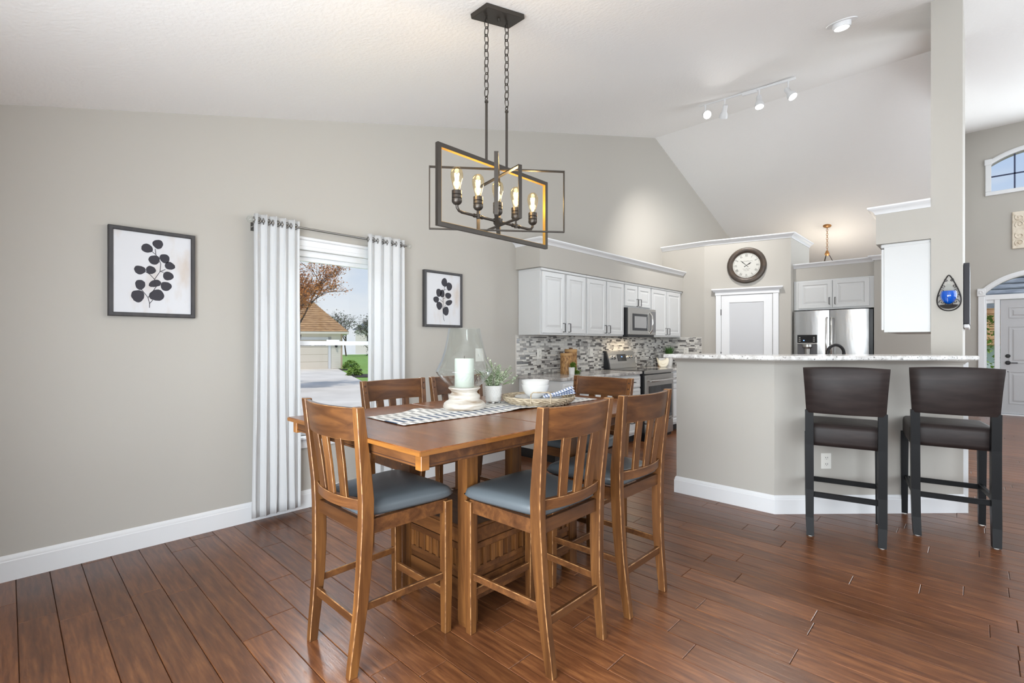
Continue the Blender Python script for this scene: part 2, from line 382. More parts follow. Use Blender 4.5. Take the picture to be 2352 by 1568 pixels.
# floor: slab + planks
floor = struct(MB().box(-0.15, XR+0.15, YB-0.15, YF+0.15, -0.12, -0.0135).build('floor', M_sub), 'glossy dark reddish brown hand-scraped plank floor')
PW = 0.1328
rows = []
k = -4
planks = []
while True:
    y0 = 0.032 + PW*k
    if y0 > YF: break
    x = -random.uniform(0.0, 1.0) + 0.0
    while x < XR:
        ln = random.choice((0.62, 0.84, 1.06, 1.28))
        a, b2 = max(0, x), min(XR, x+ln)
        ya, yb = max(YB, y0), min(YF, y0+PW)
        if b2-a > 0.03 and yb-ya > 0.02: planks.append((a, b2, ya, yb))
        x += ln
    k += 1
def depth_px(x, y, z=0.0):
    dx, dy = x-3.76, y; d = -0.6918*dx+0.7221*dy; l = 0.7221*dx+0.6918*dy
    if d < 0.25: return None
    return d, 1176+1110.7*l/d, 788+(1.277-z)*1110.7/d
def in_view(p):
    c = depth_px((p[0]+p[1])/2, (p[2]+p[3])/2)
    if not c: return None
    if -150 < c[1] < 2480 and 760 < c[2] < 1680: return c[0]
    return None
near = sorted([(in_view(p), i) for i, p in enumerate(planks) if in_view(p)])
own = set(i for _, i in near[:298])
cache = {}
rest = MB()
for i, p in enumerate(planks):
    ln, wd = p[1]-p[0], p[3]-p[2]; g = 0.0009
    if i in own:
        key = (round(ln, 3), round(wd, 3))
        if key not in cache:
            cache[key] = MB().box(g, ln-g, g, wd-g, -0.013, 0, 0.0022).build('plank', M_floor, floor); o = cache[key]
        else:
            o = cache[key].copy(); COL.objects.link(o); o.parent = floor
        o.location = (p[0], p[2], 0)
    else:
        rest.box(p[0]+g, p[1]-g, p[2]+g, p[3]-g, -0.013, 0, 0.0022)
pf = rest.build('plank_field', M_floor, floor); pf['kind'] = 'stuff'

# left gable wall with window opening
WY0, WY1, WZ0, WZ1 = 1.40, 2.30, 0.56, 2.00
mb = MB()
def yz(poly): mb.prism(poly, -0.16, 0.0, 'x')
yz([(YB-.15, 0), (WY0, 0), (WY0, ceil_main(WY0)+.05), (YB-.15, ceil_main(YB-.15)+.05)])
yz([(WY0, 0), (WY1, 0), (WY1, WZ0), (WY0, WZ0)])
yz([(WY0, WZ1), (WY1, WZ1), (WY1, ceil_main(WY1)+.05), (WY0, ceil_main(WY0)+.05)])
yz([(WY1, 0), (YF+.15, 0), (YF+.15, ceil_back(YF+.15)+.05), (RIDGE_Y, RIDGE_Z+.05), (WY1, ceil_main(WY1)+.05)])
struct(mb.build('wall_left', M_wall), 'greige gable wall with a window and two botanical prints')
# ceilings
mb = MB()
def slab(x0, x1, pts):
    mb.prism([(y, z) for y, z in pts]+[(y, z+0.1) for y, z in pts[::-1]], x0, x1, 'x')
slab(-.16, XS, [(YB-.15, ceil_main(YB-.15)), (RIDGE_Y, RIDGE_Z), (YF+.15, ceil_back(YF+.15))])
slab(XS, XR+.15, [(YB-.15, ceil_main(YB-.15)), (5.1, ceil_main(5.1)), (YF+.15, ceil_bay(YF+.15))])
struct(mb.build('ceiling', M_ceil), 'white knockdown-textured vaulted ceiling')
# bulkhead where the vault meets the entry ceiling
mb = MB()
mb.prism([(5.1, ceil_bay(5.1)-.02), (RIDGE_Y, ceil_bay(RIDGE_Y)-.02), (RIDGE_Y, RIDGE_Z+.05), (5.1, ceil_main(5.1)+.05)], XS-.01, XS+.05, 'x')
mb.prism([(RIDGE_Y, ceil_bay(RIDGE_Y)-.02), (8.3, ceil_back(8.3)), (YF, ceil_back(YF)), (YF, ceil_bay(YF)+.05), (RIDGE_Y, RIDGE_Z+.05)], XS-.01, XS+.05, 'x')
struct(mb.build('wall_bulkhead', M_wall))
# column wall beside the bar
mb = MB(); mb.prism([(5.08, 0), (6.3, 0), (6.3, ceil_main(6.3)), (5.08, ceil_main(5.08)+.03)], 3.505, 3.69, 'x')
struct(mb.build('wall_column', M_wall), 'tall greige column wall rising from the bar end')
# back and right walls with glazed openings (behind the camera)
mb = MB(); zt = ceil_main(YB)+.05
mb.box(-.16, 1.8, YB-.15, YB, 0, zt); mb.box(4.0, 4.55, YB-.15, YB, 0, zt); mb.box(7.25, XR+.15, YB-.15, YB, 0, zt)
mb.box(1.8, 4.0, YB-.15, YB, 2.06, zt); mb.box(4.55, 7.25, YB-.15, YB, 0, 0.62); mb.box(4.55, 7.25, YB-.15, YB, 2.28, zt)
struct(mb.build('wall_back', M_wall))
mb = MB(); 
mb.box(XR, XR+.15, YB-.15, 3.75, 0, 5.3); mb.box(XR, XR+.15, 10.25, YF+.15, 0, 5.3); mb.box(XR, XR+.15, 3.75, 10.25, 0, 0.48); mb.box(XR, XR+.15, 3.75, 10.25, 4.1, 5.3)
struct(mb.build('wall_right', M_wall))
mb = MB()
for x in (1.8, 2.87, 3.93): mb.box(x, x+.07, YB-.1, YB-.03, 0, 2.06)
mb.box(1.8, 4.0, YB-.1, YB-.03, 1.98, 2.06); mb.box(1.8, 4.0, YB-.1, YB-.03, 0, .08)
struct(mb.build('door_3', M_trim))
mb = MB()
for x in (4.55, 5.87, 7.18): mb.box(x, x+.07, YB-.1, YB-.03, .62, 2.28)
mb.box(4.55, 7.25, YB-.1, YB-.03, .62, .70); mb.box(4.55, 7.25, YB-.1, YB-.03, 2.2, 2.28)
struct(mb.build('window_3', M_trim))
mb = MB()
for y in (3.75, 5.9, 8.0, 10.18): mb.box(XR+.03, XR+.1, y, y+.07, .48, 4.1)
mb.box(XR+.03, XR+.1, 3.75, 10.25, .48, .56); mb.box(XR+.03, XR+.1, 3.75, 10.25, 4.02, 4.1)
struct(mb.build('window_4', M_trim))  # unseen window, height and span shaped for the light it lets in

# front wall (entry): openings cut in vertical strips
DC = 4.54
def arc_z(x, hw, spring, rise):
    Rr = (hw*hw+rise*rise)/(2*rise); d = abs(x-DC)
    return spring+rise-Rr+math.sqrt(max(0, Rr*Rr-d*d)) if d <= hw else spring
def top_front(x): return ceil_back(YF) if x < XS else ceil_bay(YF)
mb = MB()
xs = sorted(set([-.16, XS, XS+.001, 5.5, 8.3, DC-.66, DC+.66, DC-.57, DC+.57, XR+.15]+[DC-.66+1.32*i/36 for i in range(37)]))
for a, b2 in zip(xs[:-1], xs[1:]):
    mid = (a+b2)/2; tp = top_front(mid)+.1; segs = []
    in_d, in_w = abs(mid-DC) < .66, abs(mid-DC) < .57
    zs = lambda f, *q: (f(a, *q), f(b2, *q))
    cur = (0, 0)
    def piece(lo, hi): mb.add([(x, y, z) for y in (YF, YF+.16) for x, z in ((a, lo[0]), (b2, lo[1]), (b2, hi[1]), (a, hi[0]))],
                             [(0, 1, 2, 3), (7, 6, 5, 4), (0, 4, 5, 1), (1, 5, 6, 2), (2, 6, 7, 3), (3, 7, 4, 0)])
    if 5.5 < mid < 8.3: piece(cur, (.6, .6)); cur = (4.4, 4.4)
    if in_d: cur = zs(arc_z, .66, 2.16, .32)
    if in_w:
        piece(cur, (4.01, 4.01)); cur = zs(arc_z, .57, 4.50, .17)
    piece(cur, (tp, tp))
struct(mb.build('wall_front', M_wall), 'greige entry wall with arched window above arched front door')

mb = MB()
for x in (5.5, 6.86, 8.23): mb.box(x, x+.07, YF+.03, YF+.1, .6, 4.4)
for z in (.6, 2.6, 4.32): mb.box(5.5, 8.3, YF+.03, YF+.1, z, z+.08)
struct(mb.build('added_front_window', M_trim))  # unseen window added so its lamp can light the ceiling

def arch_strip(x0, x1, hw, spring, rise, w, y0, y1, n=28):
    """moulded arch casing following the opening"""
    m2 = MB(); rings = []
    for i in range(n+1):
        x = x0+(x1-x0)*i/n; z = arc_z(x, hw, spring, rise)
        Rr = (hw*hw+rise*rise)/(2*rise); cz = spring+rise-Rr; nx, nz = (x-DC)/Rr, (z-cz)/Rr
        rings.append([(x, y1, z), (x, y0, z), (x+nx*w*.3, y0-.008, z+nz*w*.3), (x+nx*w*.7, y0-.008, z+nz*w*.7), (x+nx*w, y0, z+nz*w), (x+nx*w, y1, z+nz*w)])
    return m2.loft(rings)

# front door unit
d1 = struct(arch_strip(DC-.66, DC+.66, .66, 2.16, .32, .085, YF-.03, YF+.01).build('door_1', M_trim), 'gray six-panel front door with sidelights under an arched transom')
mb = MB()
for sx in (-1, 1):
    xo = DC+sx*.70
    mb.box(xo-.045, xo+.045, YF-.03, YF+.02, 0, 2.16, .008)
mb.build('casing', M_trim, d1)
for sx in (-1, 1):
    mb = MB(); xo = DC+sx*.70; mb.box(xo-.058, xo+.058, YF-.042, YF+.01, 2.13, 2.27, .008)
    mb.xf(Matrix()); n0 = len(mb.v); mb.lathe([(0.001, 0), (.035, 0), (.035, .006), (.022, .01), (.001, .004)], 20)
    mb.xf(Matrix.Translation((xo, YF-.042, 2.2)) @ Matrix.Rotation(R(90), 4, 'X'), n0); mb.build('rosette_block', M_trim, d1)
mb = MB()
mb.box(DC-.66, DC+.66, YF-.002, YF+.102, 2.06, 2.15, .004)
for sx in (-1, 1):
    mb.box(DC+sx*.46, DC+sx*.53, YF, YF+.1, .02, 2.06, .004); mb.box(DC+sx*.63, DC+sx*.66, YF, YF+.1, .02, 2.06, .004)
    mb.box(DC+sx*.53, DC+sx*.63, YF+.02, YF+.09, .02, .22); mb.box(DC+sx*.53, DC+sx*.63, YF+.02, YF+.09, 2.0, 2.06)
mb.box(DC-.66, DC+.66, YF-.02, YF+.12, 0, .02)
mb.build('door_frame', M_trim, d1)
for sx in (-1, 1): MB().box(DC+sx*.53, DC+sx*.63, YF+.05, YF+.056, .2, 2.02).build('sidelight_pane', M_pane, d1)
mb = MB(); n = 20; pts = [(DC-.66+1.32*i/n, arc_z(DC-.66+1.32*i/n, .66, 2.16, .32)) for i in range(n+1)]
mb.prism([(DC-.66, 2.14)]+pts+[(DC+.66, 2.14)], YF+.05, YF+.056, 'y'); mb.build('transom_pane', M_pane, d1)
# door slab with raised panels
def panel_rings(x0, x1, z0, z1, prof, y):
    return [[(x0+i, y-d, z0+i), (x1-i, y-d, z0+i), (x1-i, y-d, z1-i), (x0+i, y-d, z1-i)] for i, d in prof]
ds = MB().box(DC-.455, DC+.455, YF+.02, YF+.065, .025, 2.055, .003).build('door_slab', M_door, d1)
for (z0, z1) in ((.2, .78), (.92, 1.58), (1.72, 1.92)):
    for sx in (-1, 1):
        x0, x1 = sorted((DC+sx*.06, DC+sx*.35))
        MB().loft(panel_rings(x0, x1, z0, z1, ((0, -.004), (0, .004), (.012, .006), (.02, .001), (.045, .001), (.065, .007)), YF+.02)).build('door_panel', M_door, ds)
mb = MB(); 
for z, r in ((1.05, .033), (.93, .036)):
    n0 = len(mb.v); mb.lathe([(.001, 0), (r, 0), (r, .008), (r*.8, .014), (.001, .016)], 20); mb.xf(Matrix.Translation((DC-.36, YF+.02, z)) @ Matrix.Rotation(R(90), 4, 'X'), n0)
mb.box(DC-.36, DC-.24, YF-.035, YF-.02, .922, .938, .004); mb.box(DC-.368, DC-.352, YF-.03, YF+.02, .922, .938)
mb.build('lever_handle', M_black, ds)
mb = MB(); mb.lathe([(.001, 0), (.008, 0), (.008, .004), (.001, .005)], 10); mb.xf(Matrix.Translation((DC-.36, YF+.02, .77)) @ Matrix.Rotation(R(90), 4, 'X')); mb.build('door_viewer', M_black, ds)

# arched window above the door
w2 = struct(arch_strip(DC-.57, DC+.57, .57, 4.50, .17, .075, YF-.03, YF+.01).build('window_2', M_trim), 'arched transom window with dark muntins high above the front door')
mb = MB()
for sx in (-1, 1): mb.box(DC+sx*.57, DC+sx*.65, YF-.03, YF+.02, 4.0105, 4.5, .006)
mb.box(DC-.65, DC+.65, YF-.03, YF+.02, 3.94, 4.01, .006); mb.build('casing', M_trim, w2)
for sx in (-1, 1): MB().box(DC+sx*.56, DC+sx*.662, YF-.042, YF+.01, 4.49, 4.6, .01).build('rosette_block', M_trim, w2)
mb = MB()
for x in (-.275, 0, .275): mb.box(DC+x-.011, DC+x+.011, YF+.045, YF+.065, 4.01, arc_z(DC+x, .57, 4.5, .17)+.01)
mb.box(DC-.57, DC+.57, YF+.045, YF+.065, 4.279, 4.301); mb.build('muntin', M_muntin, w2)
mb = MB(); pts = [(DC-.57+1.14*i/n, arc_z(DC-.57+1.14*i/n, .57, 4.5, .17)) for i in range(n+1)]
mb.prism([(DC-.57, 4.01)]+pts+[(DC+.57, 4.01)], YF+.07, YF+.075, 'y'); mb.build('pane', M_pane, w2)

# pantry block, fridge soffit and walls, kitchen soffits, all with crown moulding
CROWN = [(0, -.06), (.006, -.06), (.012, -.045), (.03, -.028), (.048, -.02), (.055, -.012), (.055, 0), (0, 0)]
def crown(path, ztop, parent, side=1, sc=1.0):
    MB().sweep(path, [(o*sc, ztop+z*sc) for o, z in CROWN], side).build('crown_molding', M_trim, parent, 25)
pan = [(0, 7.54), (.70, 7.54), (1.845, 7.80), (1.845, 8.86), (0, 8.86)]
wp = struct(MB().prism(pan, 0, 2.855).build('wall_pantry', M_wall), 'greige angled pantry wall with white crown molding')
crown([(.0, 7.54), (.70, 7.54), (1.845, 7.80), (1.845, 8.86)], 2.865, wp, 1, 1.15)
wf = MB().box(1.845, 2.795, 7.95, 8.75, 2.175, 2.41)
wf.box(2.795, 3.505, 7.92, 8.08, 0, 2.41); wf.box(1.845, 2.795, 8.75, 8.86, 0, 2.41); wf.box(2.795, 2.87, 8.08, 8.86, 0, 2.41)
wf = struct(wf.build('wall_kitchen', M_wall), 'greige kitchen wall around the refrigerator alcove')
crown([(1.845, 7.95), (2.79, 7.95)], 2.42, wf); crown([(2.79, 8.0), (2.79, 7.90), (3.505, 7.90)], 2.43, wf)
sl = struct(MB().box(0, .36, 3.985, 7.54, 2.108, 2.415).build('wall_soffit_left', M_wall), 'greige soffit above the upper cabinets')
crown([(0, 3.985), (.36, 3.985), (.36, 7.54)], 2.42, sl)
sr = struct(MB().box(3.154, 3.505, 5.08, 6.3, 2.11, 2.415).build('wall_soffit_right', M_wall), 'greige soffit above the cabinet beside the column')
crown([(3.154, 6.3), (3.154, 5.08), (3.505, 5.08)], 2.42, sr)

# pantry door on the angled wall (local x along the wall, front to -y)
th = math.atan2(.26, 1.145); PM = Matrix.Translation((.70, 7.54, 0)) @ Matrix.Rotation(th, 4, 'Z')
d2 = struct(MB().loft(panel_rings(.25, .94, .01, 2.005, ((0, -.01), (0, .022), (.11, .022), (.118, .012), (.118, .012)), 0)).xf(PM).build('door_2', M_trim), 'white pantry door with one frosted glass panel')
MB().box(.368, .822, -.0155, -.0125, .128, 1.887).xf(PM).build('frosted_panel', M_frost, d2)
mb = MB(); mb.box(.17, .245, -.03, 0, 0, 2.01, .005); mb.box(.945, 1.02, -.03, 0, 0, 2.01, .005)
mb.box(.16, 1.03, -.034, 0, 2.01, 2.085, .004); mb.xf(PM).build('casing', M_trim, d2)
MB().sweep([(.15, 0), (.15, -.034), (1.04, -.034), (1.04, 0)], [(0, 2.06), (.01, 2.06), (.03, 2.085), (.036, 2.09), (.036, 2.108), (0, 2.108)], 1).xf(PM).build('header_cap', M_trim, d2)
mb = MB()
for z in (.25, 1.1, 1.75): mb.box(.242, .252, -.036, -.02, z-.045, z+.045)
mb.xf(PM).build('hinge', M_black, d2)
# baseboards
BASE = [(0, 0), (.015, 0), (.015, .105), (.012, .11), (.012, .118), (.008, .13), (.003, .137), (0, .137)]
struct(MB().sweep([(0, YB), (0, 4.03)], BASE, 1).build('baseboard_left', M_trim, None, 25), 'white moulded baseboard along the greige wall')
struct(MB().sweep([(1.845, 7.93), (1.845, 7.80), (.70+1.02*math.cos(th), 7.54+1.02*math.sin(th))], BASE, -1).build('baseboard_pantry', M_trim, None, 25))
struct(MB().sweep([(XS, YF), (DC-.75, YF)], BASE, 1).build('baseboard_front', M_trim, None, 25))

# half wall of the bar
bp = [(1.905, 3.981), (2.672, 3.981), (3.712, 5.017)]
def off(path, d):   # offset polyline to the right (front) by d
    m2 = MB().sweep(path, [(d, 0), (d, 1), (d+.001, 0)], 1); return [(m2.v[i*3][0], m2.v[i*3][1]) for i in range(len(path))]
back = off(bp, -.13)
wb = struct(MB().prism(bp+[(3.69, 5.08), back[2]]+back[1::-1], 0, 1.158).build('wall_bar', M_wall), 'greige angled half wall of the breakfast bar')
MB().sweep([(1.905, 4.11)]+bp, BASE, 1).build('baseboard', M_trim, wb, 25)
MB().sweep([(1.905, 4.11)]+bp, [(0, 1.118), (.006, 1.118), (.012, 1.13), (.026, 1.142), (.03, 1.158), (0, 1.158)], 1).build('apron_molding', M_wall, wb, 25)
MB().box(3.690, 3.722, 5.0, 5.09, 0, 1.158).build('end_trim', M_trim, wb)
fr = off(bp, .30); bk = off(bp, -.17)
u = 1/math.sqrt(2); end = (2.796+.985, 3.681+.985)
top = [(1.935, 3.681), fr[1], end, (end[0]-.47*u, end[1]+.47*u), bk[1], (1.935, bk[0][1])]
def rounded_slab(poly, z0, z1, r, name, m, parent=None):
    n = len(poly); P = [Vector(p) for p in poly]; c = sum(P, Vector((0, 0)))/n
    def inset(d):
        res = []
        for i in range(n):
            a, b_, c_ = P[i-1], P[i], P[(i+1) % n]
            n1 = Vector(((b_-a).y, -(b_-a).x)).normalized(); n2 = Vector(((c_-b_).y, -(c_-b_).x)).normalized()
            q = (n1+n2).normalized(); res.append(b_-q*d/max(.3, q.dot(n1)))
        return res
    rings = [[(p.x, p.y, z) for p in inset(d)] for d, z in ((r, z0), (0, z0+r), (0, z1-r), (r, z1))]
    return MB().loft(rings).build(name, m, parent)
bar_top = rounded_slab(top, 1.158, 1.190, .006, 'bar_countertop', M_bargranite)
tag(bar_top, 'pale speckled granite bar top angled over the greige half wall', 'countertop')
# ------------------------------------------------------------------ left window, curtains
w1 = MB().frame('x', -.10, -.02, WY0, WY1, WZ0, WZ1, .045)
w1 = struct(w1.build('window_1', M_trim), 'white double-hung window looking onto a driveway')
mb = MB()
for y in (WY0-.075, WY1): mb.box(0, .018, y, y+.075, WZ0-.02, WZ1+.0, .004)
mb.box(0, .018, WY0-.075, WY1+.075, WZ1, WZ1+.075, .004); mb.box(0, .026, WY0-.085, WY1+.085, WZ1+.075, WZ1+.10, .006); mb.box(0, .022, WY0-.075, WY1+.075, WZ1+.028, WZ1+.036)
mb.build('casing', M_trim, w1)
mb = MB(); mb.box(-.1, .05, WY0-.1, WY1+.1, WZ0-.025, WZ0, .006); mb.box(0, .018, WY0-.08, WY1+.08, WZ0-.095, WZ0-.025, .004); mb.build('window_sill', M_trim, w1)
mb = MB()
for z0, z1, x in ((1.262, WZ1-.045, -.085), (WZ0+.05, 1.292, -.06)):
    mb.frame('x', x, x+.03, WY0+.044, WY1-.044, z0, z1, .032)
mb.build('sash', M_trim, w1)
for z0, z1, x in ((1.29, WZ1-.07, -.072), (WZ0+.075, 1.265, -.047)): MB().box(x, x+.004, WY0+.075, WY1-.075, z0, z1).build('pane', M_pane, w1)
mb = MB(); mb.box(-.062, -.03, 1.80, 1.90, 1.288, 1.305, .004); mb.build('sash_lock', M_trim, w1)

def curtain(y0, y1, folds, amp, label, z0=.045, z1=2.192, seed=1):
    rnd = random.Random(seed); n = folds*12; nz = 30
    t = thing('curtain', label, 'curtain', (.095, (y0+y1)/2, 0), 0, 'white grommet curtains')
    jit = [rnd.uniform(-.35, .35) for _ in range(folds*2+3)]
    def col(i):
        ph = i/12*2*math.pi; kf = int(i/6); j = jit[kf % len(jit)]
        return ph, j
    rings = []
    for r in range(nz+1):
        v = r/nz; z = z1-(z1-z0)*v; row = []
        wid = (y1-y0)*(1+.05*v*v)
        for i in range(n+1):
            ph, j = col(i); u2 = i/n-.5
            a = amp*(1+.25*j)*(1-.15*math.sin(v*3))
            x = a*math.sin(ph)+.006*math.sin(ph*.5+v*4+j*3)*v
            y = u2*wid+.010*math.sin(2*ph)*(1 if amp > .02 else .5)+.006*math.sin(v*5+i*.4)*v
            row.append((x, y, z+(.004*math.sin(ph) if r == nz else 0)))
        rings.append(row)
    mb = MB(); o = 0
    for row in rings: mb.v += row
    w = n+1
    for r in range(nz):
        for i in range(n): mb.f.append((r*w+i, r*w+i+1, (r+1)*w+i+1, (r+1)*w+i))
    c = mb.build('panel', M_curtain, t, 80); so = c.modifiers.new('thick', 'SOLIDIFY'); so.thickness = .002
    h = MB()
    for r in (nz-1,):
        pass
    for k in range(folds*2):
        ph = (k+.0)*math.pi; i = k*6; u2 = i/n-.5
        p0 = (0.0, u2*(y1-y0), 2.145)
        sg_ = .38*(1 if k % 2 else -1); ring = [(p0[0]+.021*math.cos(q)*math.cos(sg_), p0[1]+.021*math.cos(q)*math.sin(sg_), p0[2]+.021*math.sin(q)) for q in [2*math.pi*s/16 for s in range(16)]]
        MB().tube(ring, .004, 6, True).build('grommet', M_nickel, t, 60)
    return t
curtain(1.20, 1.52, 5, .026, 'white grommet curtain panel hanging left of the window down to the floor', seed=3)
curtain(2.085, 2.445, 4, .024, 'white grommet curtain panel right of the window, behind the dining chairs', seed=8)
t = thing('curtain_rod', 'thin gray curtain rod with clear ball finials above the window', 'curtain rod', (.095, 1.8, 2.145))
mb = MB(); mb.tube([(0, -.60, 0), (0, .67, 0)], .0085, 10); mb.build('rod', M_nickel, t, 60)
for y in (-.625, .695):
    mb = MB(); mb.lathe([(.001, -.024), (.014, -.02), (.024, 0), (.014, .02), (.001, .024)], 14, (0, y, 0)); mb.build('finial', M_glass, t, 60)
for y in (-.58, .645):
    mb = MB(); mb.tube([(-.095, y, -.03), (-.03, y, -.03), (0, y, -.012)], .006, 8); mb.box(-.095, -.088, y-.012, y+.012, -.06, 0); mb.build('bracket', M_nickel, t)

# ------------------------------------------------------------------ framed prints
def framed(y0, y1, z0, z1, label, leaves, stems, fw=.024):
    yc, zc = (y0+y1)/2, (z0+z1)/2; w, h = y1-y0, z1-z0
    t = thing('framed_print', label, 'picture', (0.002, yc, zc), R(90), 'botanical prints on the greige wall')   # local x = wall direction, -y = into room
    rings = []
    prof = ((0, 0), (0, .036), (.004, .04), (fw-.004, .04), (fw, .034), (fw, 0))
    mb = MB()
    mb.loft([[(-w/2+i, -d, -h/2+i), (w/2-i, -d, -h/2+i), (w/2-i, -d, h/2-i), (-w/2+i, -d, h/2-i)] for i, d in prof], False, True)
    mb.build('frame', M_frame, t)
    MB().box(-w/2+.01, w/2-.01, -.026, -.004, -h/2+.01, h/2-.01).build('paper', M_paper, t)
    mb = MB()
    def L2(u, v): return (-w/2+fw+u*(w-2*fw), h/2-fw-v*(h-2*fw))
    for (u, v, ru, rv, a) in leaves:
        cx, cz = L2(u, v); rx, rz = ru*(w-2*fw), rv*(h-2*fw); pts = []; rnd = random.Random(int(u*999+v*77))
        for k in range(22):
            q = 2*math.pi*k/22; rr = 1+.05*math.sin(3*q+u*20)+rnd.uniform(-.03, .03); px, pz = rx*math.cos(q)*rr, rz*math.sin(q)*rr
            pts.append((cx+px*math.cos(a)-pz*math.sin(a), cz+px*math.sin(a)+pz*math.cos(a)))
        mb.prism(pts, -.0272, -.026, 'y')
    for st in stems:
        P = [L2(*p) for p in st]; mb.tube([(p[0], -.0265, p[1]) for p in P], .0018, 5)
    mb.build('leaf_print', M_ink, t)
def uv(x, y, tl, tr, bl, br):
    u = (x-(tl[0]+bl[0])/2)/((tr[0]+br[0])/2-(tl[0]+bl[0])/2); t0 = tl[1]+(tr[1]-tl[1])*u; b0 = bl[1]+(br[1]-bl[1])*u
    return u, (y-t0)/(b0-t0)
def mk(leaves, stems, q):
    W_, H_ = q[1][0]-q[0][0], (q[2][1]-q[0][1]+q[3][1]-q[1][1])/2
    return [(*uv(l[0], l[1], *q), l[2]/W_, l[3]/H_, l[4] if len(l) > 4 else 0) for l in leaves], [[uv(*p, *q) for p in s] for s in stems]
q = ((240, 197), (1335, 350), (222, 1362), (1315, 1412))
lv, st = mk([(685, 470, 82, 62, -.3), (838, 415, 75, 65, -.3), (785, 635, 78, 68, -.5), (935, 618, 72, 66, .3), (1010, 722, 78, 55, -.3), (985, 865, 78, 62, -.2), (585, 775, 80, 60, -.2),
             (737, 778, 70, 58, .4), (590, 983, 70, 70), (795, 968, 92, 48, .45), (955, 1010, 82, 65, 0), (558, 1142, 90, 85), (822, 1135, 108, 80, .25)],
            [[(718, 1310), (720, 1250), (698, 1165), (640, 1090), (605, 1050)], [(720, 1250), (765, 1200)], [(698, 1165), (765, 1080), (815, 1010), (870, 995)], [(815, 1010), (790, 910), (868, 800), (878, 690), (860, 650), (808, 560), (800, 480)],
             [(808, 560), (750, 515)], [(868, 800), (945, 772)], [(868, 800), (920, 810)], [(790, 910), (725, 840), (655, 795)]], q)
framed(.415, .860, 1.442, 1.986, 'larger-looking framed black leaf print on the wall left of the curtains', lv, st)
q = ((218, 225), (962, 325), (203, 1422), (945, 1452))
lv, st = mk([(598, 462, 62, 100), (703, 558, 62, 95), (480, 700, 60, 92), (552, 722, 48, 90), (680, 768, 66, 70), (420, 855, 60, 70), (487, 998, 62, 92, .2), (697, 930, 76, 62, .3), (628, 1122, 66, 104)],
            [[(595, 1355), (570, 1235), (560, 1050), (575, 950), (565, 850), (590, 640), (595, 560)], [(575, 1040), (630, 985)], [(570, 920), (485, 840)], [(575, 640), (640, 625)], [(570, 840), (620, 815)]], q)
framed(2.704, 3.167, 1.434, 1.970, 'framed black leaf print between the window and the kitchen cabinets', lv, st, .023)

# ------------------------------------------------------------------ switch plates and outlets
def plate(name, label, loc, rotz, w, h, kind):
    t = thing(name, label, 'outlet' if 'outlet' in name else 'switch', loc, rotz)
    MB().box(-w/2, w/2, -.006, 0, -h/2, h/2, .003).build('plate', M_whiteplastic, t)
    if kind == 'outlet':
        for z in (-.024, .024):
            MB().box(-.017, .017, -.009, -.005, z-.014, z+.014, .004).build('socket', M_whiteplastic, t)
            mb = MB(); mb.box(-.009, -.006, -.0095, -.008, z-.002, z+.008); mb.box(.006, .009, -.0095, -.008, z-.002, z+.008); mb.box(-.002, .002, -.0095, -.008, z-.01, z-.006); mb.build('slot', M_blackplastic, t)
    else:
        n = 2 if w > .1 else 1
        for i in range(n): MB().box((i-(n-1)/2)*.046-.005, (i-(n-1)/2)*.046+.005, -.016, -.005, -.012, .012, .003).build('toggle', M_whiteplastic, t)
dn = R(45)
plate('wall_outlet', 'white duplex outlet low on the angled bar wall behind the bar stool', (2.949, 4.258, .393), dn, .078, .118, 'outlet')
plate('light_switch', 'white double switch plate on the wall behind the glass hurricane lamp', (0.0, 3.43, 1.153), R(90), .117, .138, 'switch')
plate('wall_outlet', 'white outlet on the mosaic backsplash left of the wicker canisters', (.0122, 4.38, 1.152), R(90), .085, .125, 'outlet')
plate('light_switch', 'white switch on the mosaic backsplash between canisters and stove', (.0122, 5.463, 1.153), R(90), .075, .112, 'switch')
plate('wall_outlet', 'cream outlet on the mosaic tile behind the potted grass', (.415, 7.529, 1.15), 0, .08, .12, 'outlet')

# ------------------------------------------------------------------ kitchen cabinets
DOORP = ((0, 0), (0, .018), (.004, .02), (.052, .02), (.058, .012), (.066, .012), (.092, .018), (.092, .018))
def pull(mb, x, z, horiz=False, ln=.096, y=-.02):
    a = ln/2
    if horiz: mb.tube([(x-a, y, z), (x-a, y-.03, z), (x+a, y-.03, z), (x+a, y, z)], .005, 6)
    else: mb.tube([(x, y, z-a), (x, y-.03, z-a), (x, y-.03, z+a), (x, y, z+a)], .005, 6)
    return mb
def cabinet(name, label, loc, rotz, w, h, d, doors=(), drawers=(), group=None, kick=0.0, mold=False):
    t = thing(name, label, 'cabinet', loc, rotz, group)
    mb = MB(); mb.box(0, w, 0, d, kick, h, .002)
    if mold: mb.box(-.0015, w+.0015, -.022, d-.001, h-.03, h+.001, .006)
    mb.build('body', M_cab, t)
    if kick: MB().box(.0, w, .07, d, 0, kick).build('toe_kick', M_kick, t)
    for (x0, x1, z0, z1, hx, hz) in doors:
        dr = MB().loft([[(x0+i, -dd, z0+i), (x1-i, -dd, z0+i), (x1-i, -dd, z1-i), (x0+i, -dd, z1-i)] for i, dd in DOORP]).build('door', M_cab, t)
        pull(MB(), hx, hz).build('handle', M_black, dr, 50)
    for (x0, x1, z0, z1) in drawers:
        dr = MB().loft([[(x0+i, -dd, z0+i), (x1-i, -dd, z0+i), (x1-i, -dd, z1-i), (x0+i, -dd, z1-i)] for i, dd in ((0, 0), (0, .016), (.006, .02), (.03, .02), (.034, .016), (.034, .016))]).build('drawer', M_cab, t)
        pull(MB(), (x0+x1)/2, (z0+z1)/2, True).build('handle', M_black, dr, 50)
    return t
UX, UZ, UH = .325, 1.37, .738
